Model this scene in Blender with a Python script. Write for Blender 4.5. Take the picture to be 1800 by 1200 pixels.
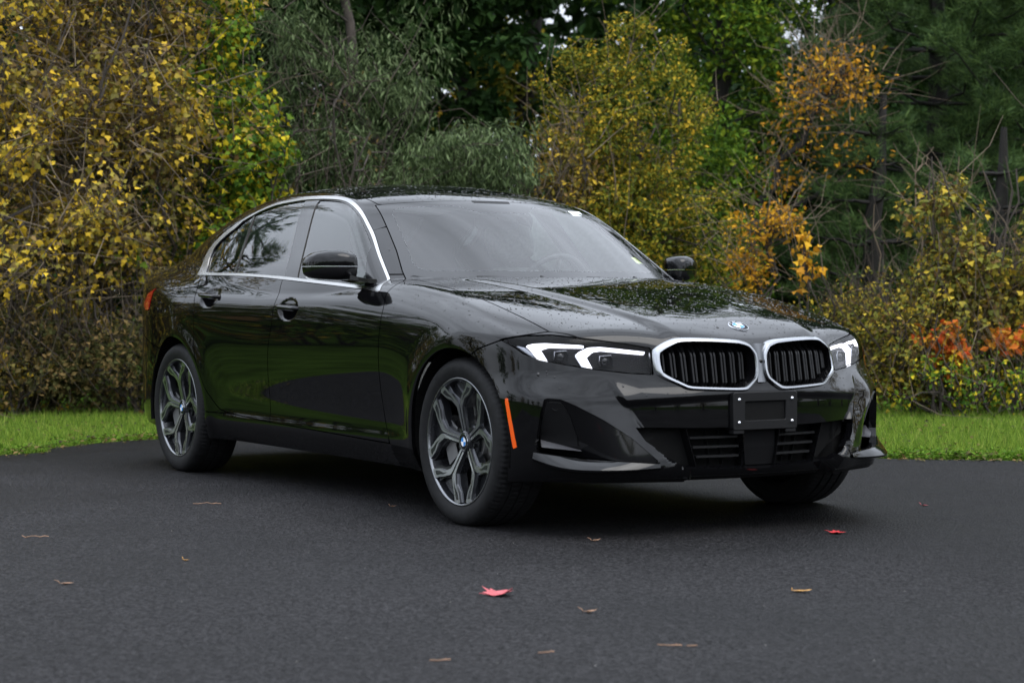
import bpy, math, random
import numpy as np
from mathutils import Vector, Matrix
scene = bpy.context.scene
for o in list(bpy.data.objects): bpy.data.objects.remove(o)
R = math.radians
# ------------------------------------------------------------------ camera
CAM = np.array([7.975, -4.717, .875]); YAW, PITCH = R(148.10), R(-1.207)
cd = bpy.data.cameras.new('camera'); cam = bpy.data.objects.new('camera', cd)
scene.collection.objects.link(cam)
cam.location = CAM; cam.rotation_euler = (math.pi/2+PITCH, 0, YAW-math.pi/2)
cd.sensor_width = 36; cd.lens = 3434/1800*36; cd.clip_start = .1; cd.clip_end = 2000
cd.dof.use_dof = True; cd.dof.focus_distance = 8.6; cd.dof.aperture_fstop = 4.5
scene.camera = cam
# ------------------------------------------------------------------ sky, sun, exposure (overcast autumn day)
SUN_AZ, SUN_EL = R(20), R(60)
world = bpy.data.worlds.new('World'); scene.world = world; world.use_nodes = True
nt = world.node_tree; nt.nodes.clear()
out = nt.nodes.new('ShaderNodeOutputWorld'); bg = nt.nodes.new('ShaderNodeBackground')
sky = nt.nodes.new('ShaderNodeTexSky'); sky.sky_type = 'NISHITA'; sky.sun_disc = False
sky.sun_elevation = SUN_EL; sky.sun_rotation = math.pi/2 - SUN_AZ
sky.air_density = 1.0; sky.dust_density = 2.0; sky.ozone_density = 1.0
hs = nt.nodes.new('ShaderNodeHueSaturation'); hs.inputs['Saturation'].default_value = .32
# broken cloud cover: soft grey-white noise over the whole dome
tc = nt.nodes.new('ShaderNodeTexCoord'); mp = nt.nodes.new('ShaderNodeMapping'); mp.inputs['Scale'].default_value = (1, 1, 2.6)
nz = nt.nodes.new('ShaderNodeTexNoise'); nz.inputs['Scale'].default_value = 2.2; nz.inputs['Detail'].default_value = 6; nz.inputs['Roughness'].default_value = .55
cr = nt.nodes.new('ShaderNodeMapRange'); cr.inputs['From Min'].default_value = .30; cr.inputs['From Max'].default_value = .70
cr.inputs['To Min'].default_value = .62; cr.inputs['To Max'].default_value = 1.45
mul = nt.nodes.new('ShaderNodeMixRGB'); mul.blend_type = 'MULTIPLY'; mul.inputs[0].default_value = 1
L = nt.links.new
L(sky.outputs[0], hs.inputs['Color']); L(tc.outputs['Generated'], mp.inputs[0]); L(mp.outputs[0], nz.inputs['Vector'])
L(nz.outputs['Fac'], cr.inputs['Value']); L(hs.outputs[0], mul.inputs[1]); L(cr.outputs[0], mul.inputs[2])
# cloud deck with the standard overcast distribution: a third as bright at the horizon as overhead
sx = nt.nodes.new('ShaderNodeSeparateXYZ'); L(tc.outputs['Generated'], sx.inputs[0])
ov = nt.nodes.new('ShaderNodeMapRange'); ov.inputs['To Min'].default_value = 1/3; L(sx.outputs['Z'], ov.inputs['Value'])
dk = nt.nodes.new('ShaderNodeVectorMath'); dk.operation = 'SCALE'; dk.inputs[0].default_value = (11.7, 12.7, 14.4); L(ov.outputs[0], dk.inputs['Scale'])
dm = nt.nodes.new('ShaderNodeMixRGB'); dm.blend_type = 'MULTIPLY'; dm.inputs[0].default_value = .95; L(dk.outputs[0], dm.inputs[1]); L(cr.outputs[0], dm.inputs[2])
cov = nt.nodes.new('ShaderNodeMixRGB'); cov.inputs[0].default_value = .7; L(mul.outputs[0], cov.inputs[1]); L(dm.outputs[0], cov.inputs[2])
L(cov.outputs[0], bg.inputs[0]); L(bg.outputs[0], out.inputs[0]); bg.inputs[1].default_value = .15
sd = bpy.data.lights.new('sun', 'SUN'); sun = bpy.data.objects.new('sun', sd); scene.collection.objects.link(sun)
sd.energy = .8; sd.angle = R(40); sd.color = (1, .96, .9)
sun.rotation_euler = Vector((-math.cos(SUN_AZ)*math.cos(SUN_EL), -math.sin(SUN_AZ)*math.cos(SUN_EL), -math.sin(SUN_EL))).to_track_quat('-Z', 'Y').to_euler()
vs = scene.view_settings; vs.view_transform = 'Standard'; vs.look = 'None'; vs.gamma = 1; vs.use_curve_mapping = False; vs.exposure = .85
scene.render.engine = 'CYCLES'
scene.cycles.max_bounces = 8; scene.cycles.transparent_max_bounces = 24
# ------------------------------------------------------------------ materials
MATS = {}
def mat(name, col, rough=.5, metal=0, coat=0, spec=.5, var=0, vscale=20, emit=0, bump=0, bscale=200, trans=0, sheen=0):
    if name in MATS: return MATS[name]
    m = bpy.data.materials.new(name); m.use_nodes = True; n = m.node_tree; b = n.nodes['Principled BSDF']
    col = tuple(col)
    b.inputs['Base Color'].default_value = col+(1,); b.inputs['Roughness'].default_value = rough
    b.inputs['Metallic'].default_value = metal; b.inputs['Specular IOR Level'].default_value = spec
    b.inputs['Coat Weight'].default_value = coat; b.inputs['Coat Roughness'].default_value = .02
    if emit:
        b.inputs['Emission Color'].default_value = col+(1,); b.inputs['Emission Strength'].default_value = emit
    if trans: b.inputs['Transmission Weight'].default_value = trans
    tcn = n.nodes.new('ShaderNodeTexCoord')
    nn = n.nodes.new('ShaderNodeTexNoise'); nn.inputs['Scale'].default_value = vscale; nn.inputs['Detail'].default_value = 5
    n.links.new(tcn.outputs['Object'], nn.inputs['Vector'])
    if var:
        mr = n.nodes.new('ShaderNodeMapRange'); mr.inputs['From Min'].default_value = .3; mr.inputs['From Max'].default_value = .7
        mr.inputs['To Min'].default_value = 1-var; mr.inputs['To Max'].default_value = 1+var
        mx = n.nodes.new('ShaderNodeMixRGB'); mx.blend_type = 'MULTIPLY'; mx.inputs[0].default_value = 1; mx.inputs[1].default_value = col+(1,)
        n.links.new(nn.outputs['Fac'], mr.inputs['Value']); n.links.new(mr.outputs[0], mx.inputs[2]); n.links.new(mx.outputs[0], b.inputs['Base Color'])
    else:
        mr = n.nodes.new('ShaderNodeMapRange'); mr.inputs['To Min'].default_value = rough*.85; mr.inputs['To Max'].default_value = min(1, rough*1.15)
        n.links.new(nn.outputs['Fac'], mr.inputs['Value']); n.links.new(mr.outputs[0], b.inputs['Roughness'])
    if bump:
        bn = n.nodes.new('ShaderNodeTexNoise'); bn.inputs['Scale'].default_value = bscale; bn.inputs['Detail'].default_value = 3
        bp = n.nodes.new('ShaderNodeBump'); bp.inputs['Strength'].default_value = bump; bp.inputs['Distance'].default_value = .002
        n.links.new(tcn.outputs['Object'], bn.inputs['Vector']); n.links.new(bn.outputs['Fac'], bp.inputs['Height']); n.links.new(bp.outputs[0], b.inputs['Normal'])
    MATS[name] = m; return m
def glass_mat(name, tint, ior=1.5, gloss=1.0, rough=0.0):
    m = bpy.data.materials.new(name); m.use_nodes = True; n = m.node_tree; n.nodes.clear()
    o = n.nodes.new('ShaderNodeOutputMaterial'); mix = n.nodes.new('ShaderNodeMixShader')
    tr = n.nodes.new('ShaderNodeBsdfTransparent'); tr.inputs[0].default_value = tuple(tint)+(1,)
    gl = n.nodes.new('ShaderNodeBsdfGlossy'); gl.inputs['Roughness'].default_value = rough; gl.inputs[0].default_value = (gloss,)*3+(1,)
    fr = n.nodes.new('ShaderNodeFresnel'); fr.inputs['IOR'].default_value = ior
    n.links.new(fr.outputs[0], mix.inputs[0]); n.links.new(tr.outputs[0], mix.inputs[1]); n.links.new(gl.outputs[0], mix.inputs[2]); n.links.new(mix.outputs[0], o.inputs[0])
    MATS[name] = m; return m
# ------------------------------------------------------------------ object helpers
COL = scene.collection
def link(name, me, parent=None):
    o = bpy.data.objects.new(name, me); COL.objects.link(o)
    if parent: o.parent = parent
    return o
def tag(o, label=None, cat=None, group=None, kind=None):
    if label: o['label'] = label
    if cat: o['category'] = cat
    if group: o['group'] = group
    if kind: o['kind'] = kind
    return o
def empty(name, loc=(0, 0, 0)):
    o = bpy.data.objects.new(name, None); COL.objects.link(o); o.location = loc; o.empty_display_size = .2; return o
def mesh_np(name, V, F, m, parent=None, N=None, smooth=True, face_mats=None):
    """V (n,3), F either (m,k) array or list of index lists"""
    me = bpy.data.meshes.new(name); V = np.asarray(V, np.float32)
    me.vertices.add(len(V)); me.vertices.foreach_set('co', V.ravel())
    if isinstance(F, np.ndarray):
        k = F.shape[1]; idx = F.ravel(); starts = np.arange(len(F))*k; tot = np.full(len(F), k)
    else:
        tot = np.array([len(f) for f in F]); idx = np.array([i for f in F for i in f]); starts = np.concatenate([[0], np.cumsum(tot)[:-1]])
    me.loops.add(len(idx)); me.loops.foreach_set('vertex_index', idx.astype(np.int32))
    me.polygons.add(len(starts)); me.polygons.foreach_set('loop_start', starts.astype(np.int32))
    try: me.polygons.foreach_set('loop_total', tot.astype(np.int32))
    except Exception: pass
    me.polygons.foreach_set('use_smooth', np.full(len(starts), bool(smooth)))
    ms = m if isinstance(m, (list, tuple)) else [m]
    for q in ms: me.materials.append(q)
    if face_mats is not None: me.polygons.foreach_set('material_index', np.asarray(face_mats, np.int32))
    me.update(calc_edges=True); me.validate()
    if N is not None and len(me.vertices) == len(V):
        me.normals_split_custom_set_from_vertices([tuple(map(float, v)) for v in N])
    return link(name, me, parent)
class MB:
    """collects simple shapes into one mesh"""
    def __init__(s): s.V = []; s.F = []
    def add(s, V, F):
        b = len(s.V); s.V += [tuple(v) for v in V]; s.F += [[i+b for i in f] for f in F]; return s
    def box(s, c, d, rot=None, bev=0):
        c = np.array(c, float); h = np.array(d, float)/2
        if bev:
            P = []; b = min(bev, h.min()*.9)
            for sx in (-1, 1):
                for sy in (-1, 1):
                    for sz in (-1, 1):
                        for ax in range(3):
                            p = h*[sx, sy, sz]; 
                            q = p.copy()
                            for a in range(3):
                                if a != ax: q[a] -= np.sign(q[a])*b
                            P.append(q)
            P = np.array(P)
            if rot is not None: P = P@np.array(rot).T
            import bmesh
            bm = bmesh.new()
            for p in P: bm.verts.new(p+c)
            bmesh.ops.convex_hull(bm, input=bm.verts); bm.verts.index_update()
            s.add([v.co[:] for v in bm.verts], [[v.index for v in f.verts] for f in bm.faces]); bm.free(); return s
        P = np.array([[x, y, z] for x in (-1, 1) for y in (-1, 1) for z in (-1, 1)])*h
        if rot is not None: P = P@np.array(rot).T
        return s.add(P+c, [[0, 1, 3, 2], [4, 6, 7, 5], [0, 4, 5, 1], [2, 3, 7, 6], [0, 2, 6, 4], [1, 5, 7, 3]])
    def tube(s, pts, rad, n=8, cap=True):
        pts = np.array(pts, float); k = len(pts); rad = np.broadcast_to(np.array(rad, float), (k,))
        t = np.gradient(pts, axis=0); t /= np.linalg.norm(t, axis=1)[:, None]+1e-12
        ref = np.array([0, 0, 1.]) if abs(t[0][2]) < .9 else np.array([1., 0, 0])
        V = []; F = []
        u = np.cross(t[0], ref); u /= np.linalg.norm(u)
        for i in range(k):
            u = u - t[i]*(u@t[i]); u /= np.linalg.norm(u)+1e-12; w = np.cross(t[i], u)
            for j in range(n):
                a = 2*math.pi*j/n; V.append(pts[i]+rad[i]*(math.cos(a)*u+math.sin(a)*w))
        for i in range(k-1):
            for j in range(n):
                F.append([i*n+j, i*n+(j+1) % n, (i+1)*n+(j+1) % n, (i+1)*n+j])
        if cap: F += [list(range(n))[::-1], [(k-1)*n+j for j in range(n)]]
        return s.add(V, F)
    def loft(s, loops, closed=True, cap0=False, cap1=False):
        n = len(loops[0]); V = [p for l in loops for p in l]; F = []
        for i in range(len(loops)-1):
            for j in range(n if closed else n-1):
                F.append([i*n+j, i*n+(j+1) % n, (i+1)*n+(j+1) % n, (i+1)*n+j])
        if cap0: F.append(list(range(n))[::-1])
        if cap1: F.append([(len(loops)-1)*n+j for j in range(n)])
        return s.add(V, F)
    def mirror_y(s):
        o = MB(); o.V = [(x, -y, z) for x, y, z in s.V]; o.F = [f[::-1] for f in s.F]; return o
    def build(s, name, m, parent=None, smooth=False, angle=None):
        o = mesh_np(name, np.array(s.V), s.F, m, parent, smooth=smooth or angle is not None)
        if angle is not None: o.data.set_sharp_from_angle(angle=R(angle))
        return o
# ------------------------------------------------------------------ car body surface (numpy)
class Sp:
    """natural cubic spline with linear extrapolation"""
    def __init__(s, pts):
        a = np.array(pts, float); s.x = a[:, 0]; s.y = a[:, 1]; n = len(a)
        h = np.diff(s.x); A = np.eye(n); b = np.zeros(n)
        for i in range(1, n - 1):
            A[i, i-1] = h[i-1]; A[i, i] = 2*(h[i-1] + h[i]); A[i, i+1] = h[i]
            b[i] = 6*((s.y[i+1]-s.y[i])/h[i] - (s.y[i]-s.y[i-1])/h[i-1])
        s.m = np.linalg.solve(A, b); s.h = h
        s.d0 = (s.y[1]-s.y[0])/h[0] - h[0]*s.m[1]/6
        s.d1 = (s.y[-1]-s.y[-2])/h[-1] + h[-1]*s.m[-2]/6
    def __call__(s, t):
        t = np.asarray(t, float); c = np.clip(t, s.x[0], s.x[-1])
        i = np.clip(np.searchsorted(s.x, c) - 1, 0, len(s.h) - 1); h = s.h[i]
        a = (s.x[i+1]-c)/h; b = 1 - a
        v = a*s.y[i] + b*s.y[i+1] + ((a**3-a)*s.m[i] + (b**3-b)*s.m[i+1])*h*h/6
        return v + np.minimum(t - s.x[0], 0)*s.d0 + np.maximum(t - s.x[-1], 0)*s.d1

def sstep(a, b, x):
    t = np.clip((x-a)/(b-a), 0, 1); return t*t*(3-2*t)
def smax(a, b, k):
    h = np.maximum(k-np.abs(a-b), 0)/k; return np.maximum(a, b) + h*h*k/4
def smin(a, b, k):
    h = np.maximum(k-np.abs(a-b), 0)/k; return np.minimum(a, b) - h*h*k/4

AX = 1.4255
W_ = Sp([(-2.5, .80), (-2.1, .862), (-1.8, .893), (-1.43, .908), (-1, .904), (-.5, .897), (0, .895), (.5, .897), (1, .904), (1.43, .912), (1.8, .905), (2.1, .87)])
LOW_D = Sp([(.10, -.17), (.16, -.115), (.2, -.078), (.245, -.050), (.285, -.036), (.33, -.037), (.38, -.037), (.45, -.029), (.55, -.014), (.64, -.004), (.72, 0), (.82, 0)])
LOW_A = Sp([(.10, -.10), (.16, -.05), (.2, -.035), (.25, -.024), (.3, -.018), (.4, -.010), (.5, -.005), (.6, -.001), (.72, 0), (.82, 0)])
UPP = Sp([(-.12, 0), (-.06, 0), (-.02, -.001), (.02, -.007), (.06, -.020), (.1, -.040), (.15, -.072), (.2, -.115), (.3, -.23), (.4, -.36)])
ZS = Sp([(-2.4, .83), (-1.9, .865), (-1.2, .875), (-.6, .86), (0, .84), (.7, .80), (1.2, .77), (1.6, .745), (2.0, .70)])
HC = Sp([(-2.6, 1.04), (-2.4, 1.068), (-2.2, 1.075), (-1.9, 1.06), (-1.2, 1.02), (0, .985), (.5, .98), (.75, .978), (1.0, .956), (1.3, .918), (1.6, .868), (1.85, .822), (2.0, .783), (2.08, .750), (2.14, .715), (2.19, .675), (2.3, .56)])
HD = Sp([(0, 0), (.15, .002), (.3, .008), (.45, .020), (.6, .042), (.72, .070), (.8, .100), (.9, .16), (1.0, .24)])
HDS = Sp([(.6, .22), (1.0, .28), (1.4, .45), (1.7, .72), (1.9, .95), (2.2, 1.1)])
FC = Sp([(.12, 2.09), (.17, 2.15), (.215, 2.19), (.26, 2.207), (.33, 2.213), (.42, 2.214), (.48, 2.213), (.515, 2.209), (.55, 2.195), (.60, 2.182), (.66, 2.173), (.71, 2.163), (.75, 2.15)])
P_ = Sp([(0, 0), (.1, .003), (.2, .013), (.3, .030), (.38, .050), (.45, .076), (.52, .108), (.6, .150), (.68, .199), (.75, .250), (.8, .294), (.84, .338), (.87, .40), (.893, .50), (.92, .68)])
Q_ = Sp([(0, 0), (.3, .02), (.5, .06), (.63, .12), (.74, .24), (.81, .38), (.86, .58), (.9, .85)])
RC = Sp([(-2.3, .80), (-1.9, 1.09), (-1.6, 1.245), (-1.35, 1.345), (-1.1, 1.408), (-.8, 1.439), (-.5, 1.440), (-.2, 1.420), (.0, 1.389), (.19, 1.345), (.35, 1.295)])
GY = Sp([(.85, .882), (.95, .845), (1.0, .823), (1.1, .773), (1.2, .722), (1.3, .668), (1.37, .622), (1.45, .565)])
GX = Sp([(-2.2, -.17), (-1.8, -.085), (-1.4, -.030), (-1.0, -.008), (-.5, 0), (0, 0), (.3, -.008), (.6, -.03), (.9, -.06)])

PODS = [(-.098, .838), (-.985, .893)]
def side_w(x, z):
    ar = np.maximum(np.exp(-((x-AX)/.46)**4), np.exp(-((x+AX)/.46)**4))
    ar = np.maximum(ar, np.maximum(sstep(1.5, 1.8, x), sstep(-1.5, -1.8, x)))
    d = z - ZS(x)
    w = W_(x) + LOW_D(z)*(1-ar) + LOW_A(z)*ar + UPP(d)
    for cx in (AX, -AX):
        r = np.hypot(x-cx, z-.325)
        w = w + .010*np.exp(-((r-.385)/.05)**2)*sstep(.1, .3, z)
    # haunch over the rear wheel and crisp shoulder crease above the handles
    w = w + .012*np.exp(-((x+1.45)/.5)**2)*np.exp(-((z-.80)/.10)**2)
    for (px, pz) in PODS:
        e = np.hypot((x-px)/.105, (z-pz+.004)/.054)
        w = w - .030*np.clip(1-e**3, 0, 1)**1.6
    return w
def yd_diag(z): return np.interp(z, [.24, .27, .40, .52, .6], [.33, .40, .50, .575, .60])
def front_x(y, z):
    s = 1 + .36*sstep(.5, .72, z)*(1 - .9*sstep(.44, .76, y))
    f = FC(z) - P_(y)*s
    inn = sstep(-.014, .014, yd_diag(z)-y)
    low = sstep(.535, .500, z+.02*(y/.5)**2)
    # centre plane set back a little under the crease; outside the slanted edge the wing leans back to the sky
    f = f - .012*inn*low
    lean = np.clip(.43-z, -.10, .17)*.30*sstep(.84, .62, y)*sstep(.59, .47, z)
    f = f + lean*(1-inn)
    f = f + .028*sstep(.615, .505, z)*sstep(.50, .72, y)
    return f
def rear_x(y, z):
    return -2.4875 + Q_(y) + .10*np.clip((z-.95)/.15, -1, 1)**2*np.where(z > .95, .6, 0) + .25*np.clip((.35-z)/.25, 0, 1)**2
def hood_z(x, y):
    h = HC(x) - HD(y)*np.where(x > .6, HDS(x), .22)
    yc = np.interp(x, [.7, 1.0, 1.6, 2.1], [.58, .52, .42, .345])
    h = h + .012*sstep(.035, -.035, y-yc)*sstep(.65, 1.0, x)
    h = h - .004*np.exp(-(y/.13)**2)*sstep(1.2, 2.1, x)
    return h
def f_low(x, y, z):
    y = np.abs(y)
    a = y - side_w(x, z); b = z - hood_z(x, y); c = (x - front_x(y, z))*.9; d = (rear_x(y, z) - x)
    ab = smax(a, b, np.interp(x, [-.5, .5, 1.6, 2.0], [.14, .085, .085, .07]))
    e = smax(ab, c, .045)
    return smax(e, d, .10)
def gh_side(x, z): return GY(z) + GX(x)
def ws_x(y, z): return .85 - (z-.975)*1.72 - .43*y*y - .10*np.maximum(z-1.15, 0)**2*4
def f_gh0(x, y, z):
    y = np.abs(y)
    a = y - gh_side(x, z)
    b = z - (RC(x) - .066*(y/.64)**2.3*sstep(-2.0, -1.2, x) - .03*(y/.62)**2*sstep(-1.2, -2.0, x))
    c = (x - ws_x(y, z))*.5
    ab = smax(a, b, .06)
    return smax(ab, c, .035)
def f_gh(x, y, z): return np.maximum(f_gh0(x, y, z), np.maximum(.86 - z, -2.40 - x))
def f_all(x, y, z):
    k = np.interp(x, [-1.9, -1.3, -.9, .2], [.11, .06, .012, .004])
    return smin(f_low(x, y, z), f_gh(x, y, z), k)
def grad(f, V, e=7e-4):
    x, y, z = V.T
    g = np.stack([f(x+e, y, z)-f(x-e, y, z), f(x, y+e, z)-f(x, y-e, z), f(x, y, z+e)-f(x, y, z-e)], 1)
    return g/(np.linalg.norm(g, axis=1)[:, None]+1e-12)
def cast(f, O, D, t0, t1, n=24):
    lo = np.full(len(O), t0); hi = np.full(len(O), t1)
    for _ in range(n):
        m = (lo+hi)/2; P = O + D*m[:, None]
        s = f(P[:, 0], P[:, 1], P[:, 2]) > 0
        hi = np.where(s, m, hi); lo = np.where(s, lo, m)
    return O + D*((lo+hi)/2)[:, None]
def body_grid(f, zc=.55, x0=-1.9, nf=165, nr=60):
    th = np.radians(np.concatenate([np.arange(-46, -40, 1.2), np.arange(-40, -14, .72), np.arange(-14, 12, .62), np.arange(12, 24, .45), np.arange(24, 42, .62), np.linspace(42, 90, 62)]))
    xs = np.unique(np.round(np.concatenate([np.arange(-1.9, 1.7501, .0155), np.arange(-.22, .03, .0075), np.arange(-1.10, -.87, .0075), [1.75]]), 4))
    xs = xs[xs >= x0]; O = []; A = []
    for p in np.linspace(0, 1, nr, endpoint=False): O.append(xs[0]); A.append(np.pi*(1-p/2))   # azimuth pi (rear) -> pi/2 (side)
    for x in xs: O.append(x); A.append(np.pi/2)
    for p in np.linspace(0, 1, nf+1)[1:]: O.append(xs[-1]); A.append(np.pi/2*(1-p))
    O = np.array(O); A = np.array(A)
    oo, tt = np.meshgrid(O, th, indexing='ij'); aa, _ = np.meshgrid(A, th, indexing='ij')
    D = np.stack([np.cos(tt)*np.cos(aa), np.cos(tt)*np.sin(aa), np.sin(tt)], -1).reshape(-1, 3)
    D[np.abs(D) < 1e-9] = 0
    OO = np.stack([oo, 0*oo, 0*oo+zc], -1).reshape(-1, 3)
    V = cast(f, OO, D, .05, 1.7)
    n, m = len(O), len(th)
    i, j = np.meshgrid(np.arange(n-1), np.arange(m-1), indexing='ij')
    a = (i*m+j).ravel(); b = ((i+1)*m+j).ravel(); c = ((i+1)*m+j+1).ravel(); d = (i*m+j+1).ravel()
    T = np.concatenate([np.stack([a, c, b], 1), np.stack([a, d, c], 1)])
    return V, T
def compact(V, T):
    u, inv = np.unique(T.ravel(), return_inverse=True)
    return V[u], inv.reshape(-1, 3)
def clip(V, T, val):
    """keep the part of the triangle mesh where val < 0"""
    val = np.where(np.abs(val) < 1e-7, -1e-7, val)
    ins = val < 0; k = ins[T].sum(1)
    out = [T[k == 3]]; mix = T[(k > 0) & (k < 3)]
    nv = []; cache = {}; base = len(V); new = []
    def mid(a, b):
        key = (a, b) if a < b else (b, a)
        i = cache.get(key)
        if i is None:
            t = val[a]/(val[a]-val[b]); nv.append(V[a]+(V[b]-V[a])*t); i = cache[key] = base+len(nv)-1
        return i
    for t in mix.tolist():
        poly = []
        for q in range(3):
            a, b = t[q], t[(q+1) % 3]
            if ins[a]: poly.append(a)
            if ins[a] != ins[b]: poly.append(mid(a, b))
        for q in range(1, len(poly)-1): new.append((poly[0], poly[q], poly[q+1]))
    if nv: V = np.concatenate([V, np.array(nv)])
    if new: out.append(np.array(new, int))
    T = np.concatenate(out)
    if len(T) == 0: return V[:0], T
    return compact(V, T)
def refine(V, T, f, pred, rounds=2):
    """conforming split of the edges for which pred(midpoint) holds; new points are put back on the surface f = 0"""
    for _ in range(rounds):
        m = pred(V); mt = m[T].all(1)
        E = np.sort(np.concatenate([T[mt][:, [0, 1]], T[mt][:, [1, 2]], T[mt][:, [2, 0]]]), 1)
        if len(E) == 0: break
        E = np.unique(E, axis=0); P = (V[E[:, 0]]+V[E[:, 1]])/2
        for _k in range(3):
            g = grad(f, P, 3e-4); e = 3e-4; fv = f(*P.T); sl = np.einsum('ij,ij->i', g, np.stack([f(P[:, 0]+e, P[:, 1], P[:, 2])-fv, f(P[:, 0], P[:, 1]+e, P[:, 2])-fv, f(P[:, 0], P[:, 1], P[:, 2]+e)-fv], 1)/e)
            P = P - g*np.clip(fv/np.maximum(np.abs(sl), .3), -.01, .01)[:, None]
        ids = {(a, b): len(V)+i for i, (a, b) in enumerate(E.tolist())}; V = np.concatenate([V, P])
        tch = np.isin(T, np.unique(E)).sum(1) >= 2; keep = [T[~tch]]; new = []
        for a, b, c in T[tch].tolist():
            ab = ids.get((a, b) if a < b else (b, a)); bc = ids.get((b, c) if b < c else (c, b)); ca = ids.get((c, a) if c < a else (a, c))
            n = (ab is not None)+(bc is not None)+(ca is not None)
            if n == 0: new.append((a, b, c))
            elif n == 3: new += [(a, ab, ca), (ab, b, bc), (ca, bc, c), (ab, bc, ca)]
            else:
                for _r in range(3):       # rotate so that the pattern starts at edge ab
                    if ab is not None and (n == 1 or bc is not None): break
                    a, b, c, ab, bc, ca = b, c, a, bc, ca, ab
                if n == 1: new += [(a, ab, c), (ab, b, c)]
                else: new += [(ab, b, bc), (a, ab, bc), (a, bc, c)]
        T = np.concatenate(keep+[np.array(new)])
    return V, T
def sdf_poly(P, poly):
    """signed distance (negative inside) of 2D points to a closed polygon"""
    P = np.asarray(P); poly = np.asarray(poly, float); n = len(poly)
    d = np.full(len(P), 1e9); ins = np.zeros(len(P), bool)
    for i in range(n):
        a = poly[i]; b = poly[(i+1) % n]; e = b-a; w = P-a
        t = np.clip((w@e)/(e@e+1e-15), 0, 1); r = w-t[:, None]*e
        d = np.minimum(d, np.hypot(r[:, 0], r[:, 1]))
        c1 = (a[1] <= P[:, 1]) != (b[1] <= P[:, 1])
        xi = a[0] + (P[:, 1]-a[1])/(e[1] if abs(e[1]) > 1e-12 else 1e-12)*e[0]
        ins ^= c1 & (P[:, 0] < xi)
    return np.where(ins, -d, d)
def curve(pts, n=10, closed=False):
    """Catmull-Rom through points (2D or 3D)"""
    p = np.asarray(pts, float); N = len(p); out = []
    rng = range(N if closed else N-1)
    for i in rng:
        if closed: a, b, c, d = p[i-1], p[i], p[(i+1) % N], p[(i+2) % N]
        else: a, b, c, d = p[max(i-1, 0)], p[i], p[i+1], p[min(i+2, N-1)]
        for t in np.linspace(0, 1, n, endpoint=False):
            out.append(.5*((2*b)+(c-a)*t+(2*a-5*b+4*c-d)*t*t+(3*b-a-3*c+d)*t**3))
    if not closed: out.append(p[-1])
    return np.array(out)
# ------------------------------------------------------------------ car materials
PAINT = mat('black_metallic_paint', (.0024, .0024, .0028), .4, 0, 1.0, .0, vscale=300)
PAINT.node_tree.nodes['Principled BSDF'].inputs['Coat IOR'].default_value = 1.40
GLOSSB = mat('gloss_black_trim', (.004, .004, .0045), .09, 0, 0, .5)
PLASTIC = mat('black_plastic', (.006, .006, .0065), .55, 0, 0, .22, bump=.25, bscale=900)
MATTE = mat('matte_black', (.004, .004, .004), .85, 0, 0, .15)
CHROME = mat('satin_aluminium_trim', (.48, .48, .475), .24, 1)
CHROME2 = mat('grille_surround_metal', (.40, .41, .43), .22, 1)
DARKMET = mat('dark_grey_wheel_paint', (.020, .021, .024), .28, .5, .4)
MACH = mat('machined_alloy_face', (.44, .45, .47), .30, 1, vscale=80)
RUBBER = mat('tyre_rubber', (.0085, .0085, .009), .66, 0, 0, .2, bump=.3, bscale=160, var=.3, vscale=40)
AMBER = mat('amber_reflector', (.85, .10, .004), .22, 0, .6)
REDL = mat('red_lamp_plastic', (.45, .004, .006), .15, 0, 1)
DRL = mat('daylight_led_strip', (.90, .91, 1.0), .3, emit=1.1)
SILVER = mat('bright_reflector_metal', (.75, .76, .8), .12, 1)
STEEL = mat('brake_disc_steel', (.42, .41, .40), .34, 1, var=.15, vscale=60)
WGLASS = glass_mat('windshield_glass', (.86, .91, .92), 1.56)
SGLASS = glass_mat('side_window_glass', (.50, .60, .56), 1.6)
LENSM = glass_mat('clear_lamp_lens', (.97, .97, .98), 1.22)
SEATM = mat('dark_seat_upholstery', (.19, .185, .18), .6, var=.2, vscale=60)
SEATL = mat('light_seat_upholstery', (.34, .33, .31), .6, var=.1, vscale=60)
CABIN = mat('cabin_plastic', (.02, .02, .021), .6, bump=.2, bscale=400)
HEADL = mat('pale_headliner', (.42, .41, .40), .9, var=.08)
WHITEP = mat('white_enamel', (.80, .81, .82), .4, spec=.15)
BLUEP = mat('blue_enamel', (.04, .22, .58), .4, spec=.15)
# ------------------------------------------------------------------ outlines (half car, y > 0)
KO = [(.430, .690), (.350, .732), (.281, .7355), (.19, .7325), (.088, .7255), (.043, .712), (.014, .676), (.012, .611), (.024, .577), (.078, .536), (.138, .535), (.315, .5435), (.355, .557), (.430, .598)]
KI = [(.411, .678), (.345, .716), (.281, .7205), (.192, .718), (.095, .711), (.052, .698), (.029, .668), (.027, .613), (.039, .583), (.089, .552), (.143, .549), (.312, .5565), (.349, .570), (.411, .609)]
HL = [(.872, .7285), (.841, .738), (.804, .743), (.743, .7455), (.624, .729), (.513, .712), (.437, .697), (.442, .600), (.532, .606), (.644, .621), (.732, .638), (.796, .655), (.838, .677)]
D1 = [(.833, .714), (.805, .7245), (.774, .7265), (.655, .7155), (.654, .7055), (.770, .710), (.797, .697), (.794, .688), (.775, .638), (.798, .637), (.822, .688)]
D2 = [(.686, .681), (.640, .706), (.60, .708), (.452, .688), (.457, .678), (.598, .6935), (.626, .689), (.652, .667), (.634, .615), (.653, .614)]
TR = [(.813, .514), (.768, .510), (.727, .489), (.639, .435), (.55, .368), (.460, .274), (.708, .293), (.832, .312), (.837, .345), (.825, .461)]
IN_ = [(0, .398), (.26, .399), (.384, .402), (.528, .405), (.502, .357), (.432, .300), (.350, .254), (0, .240)]
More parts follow.
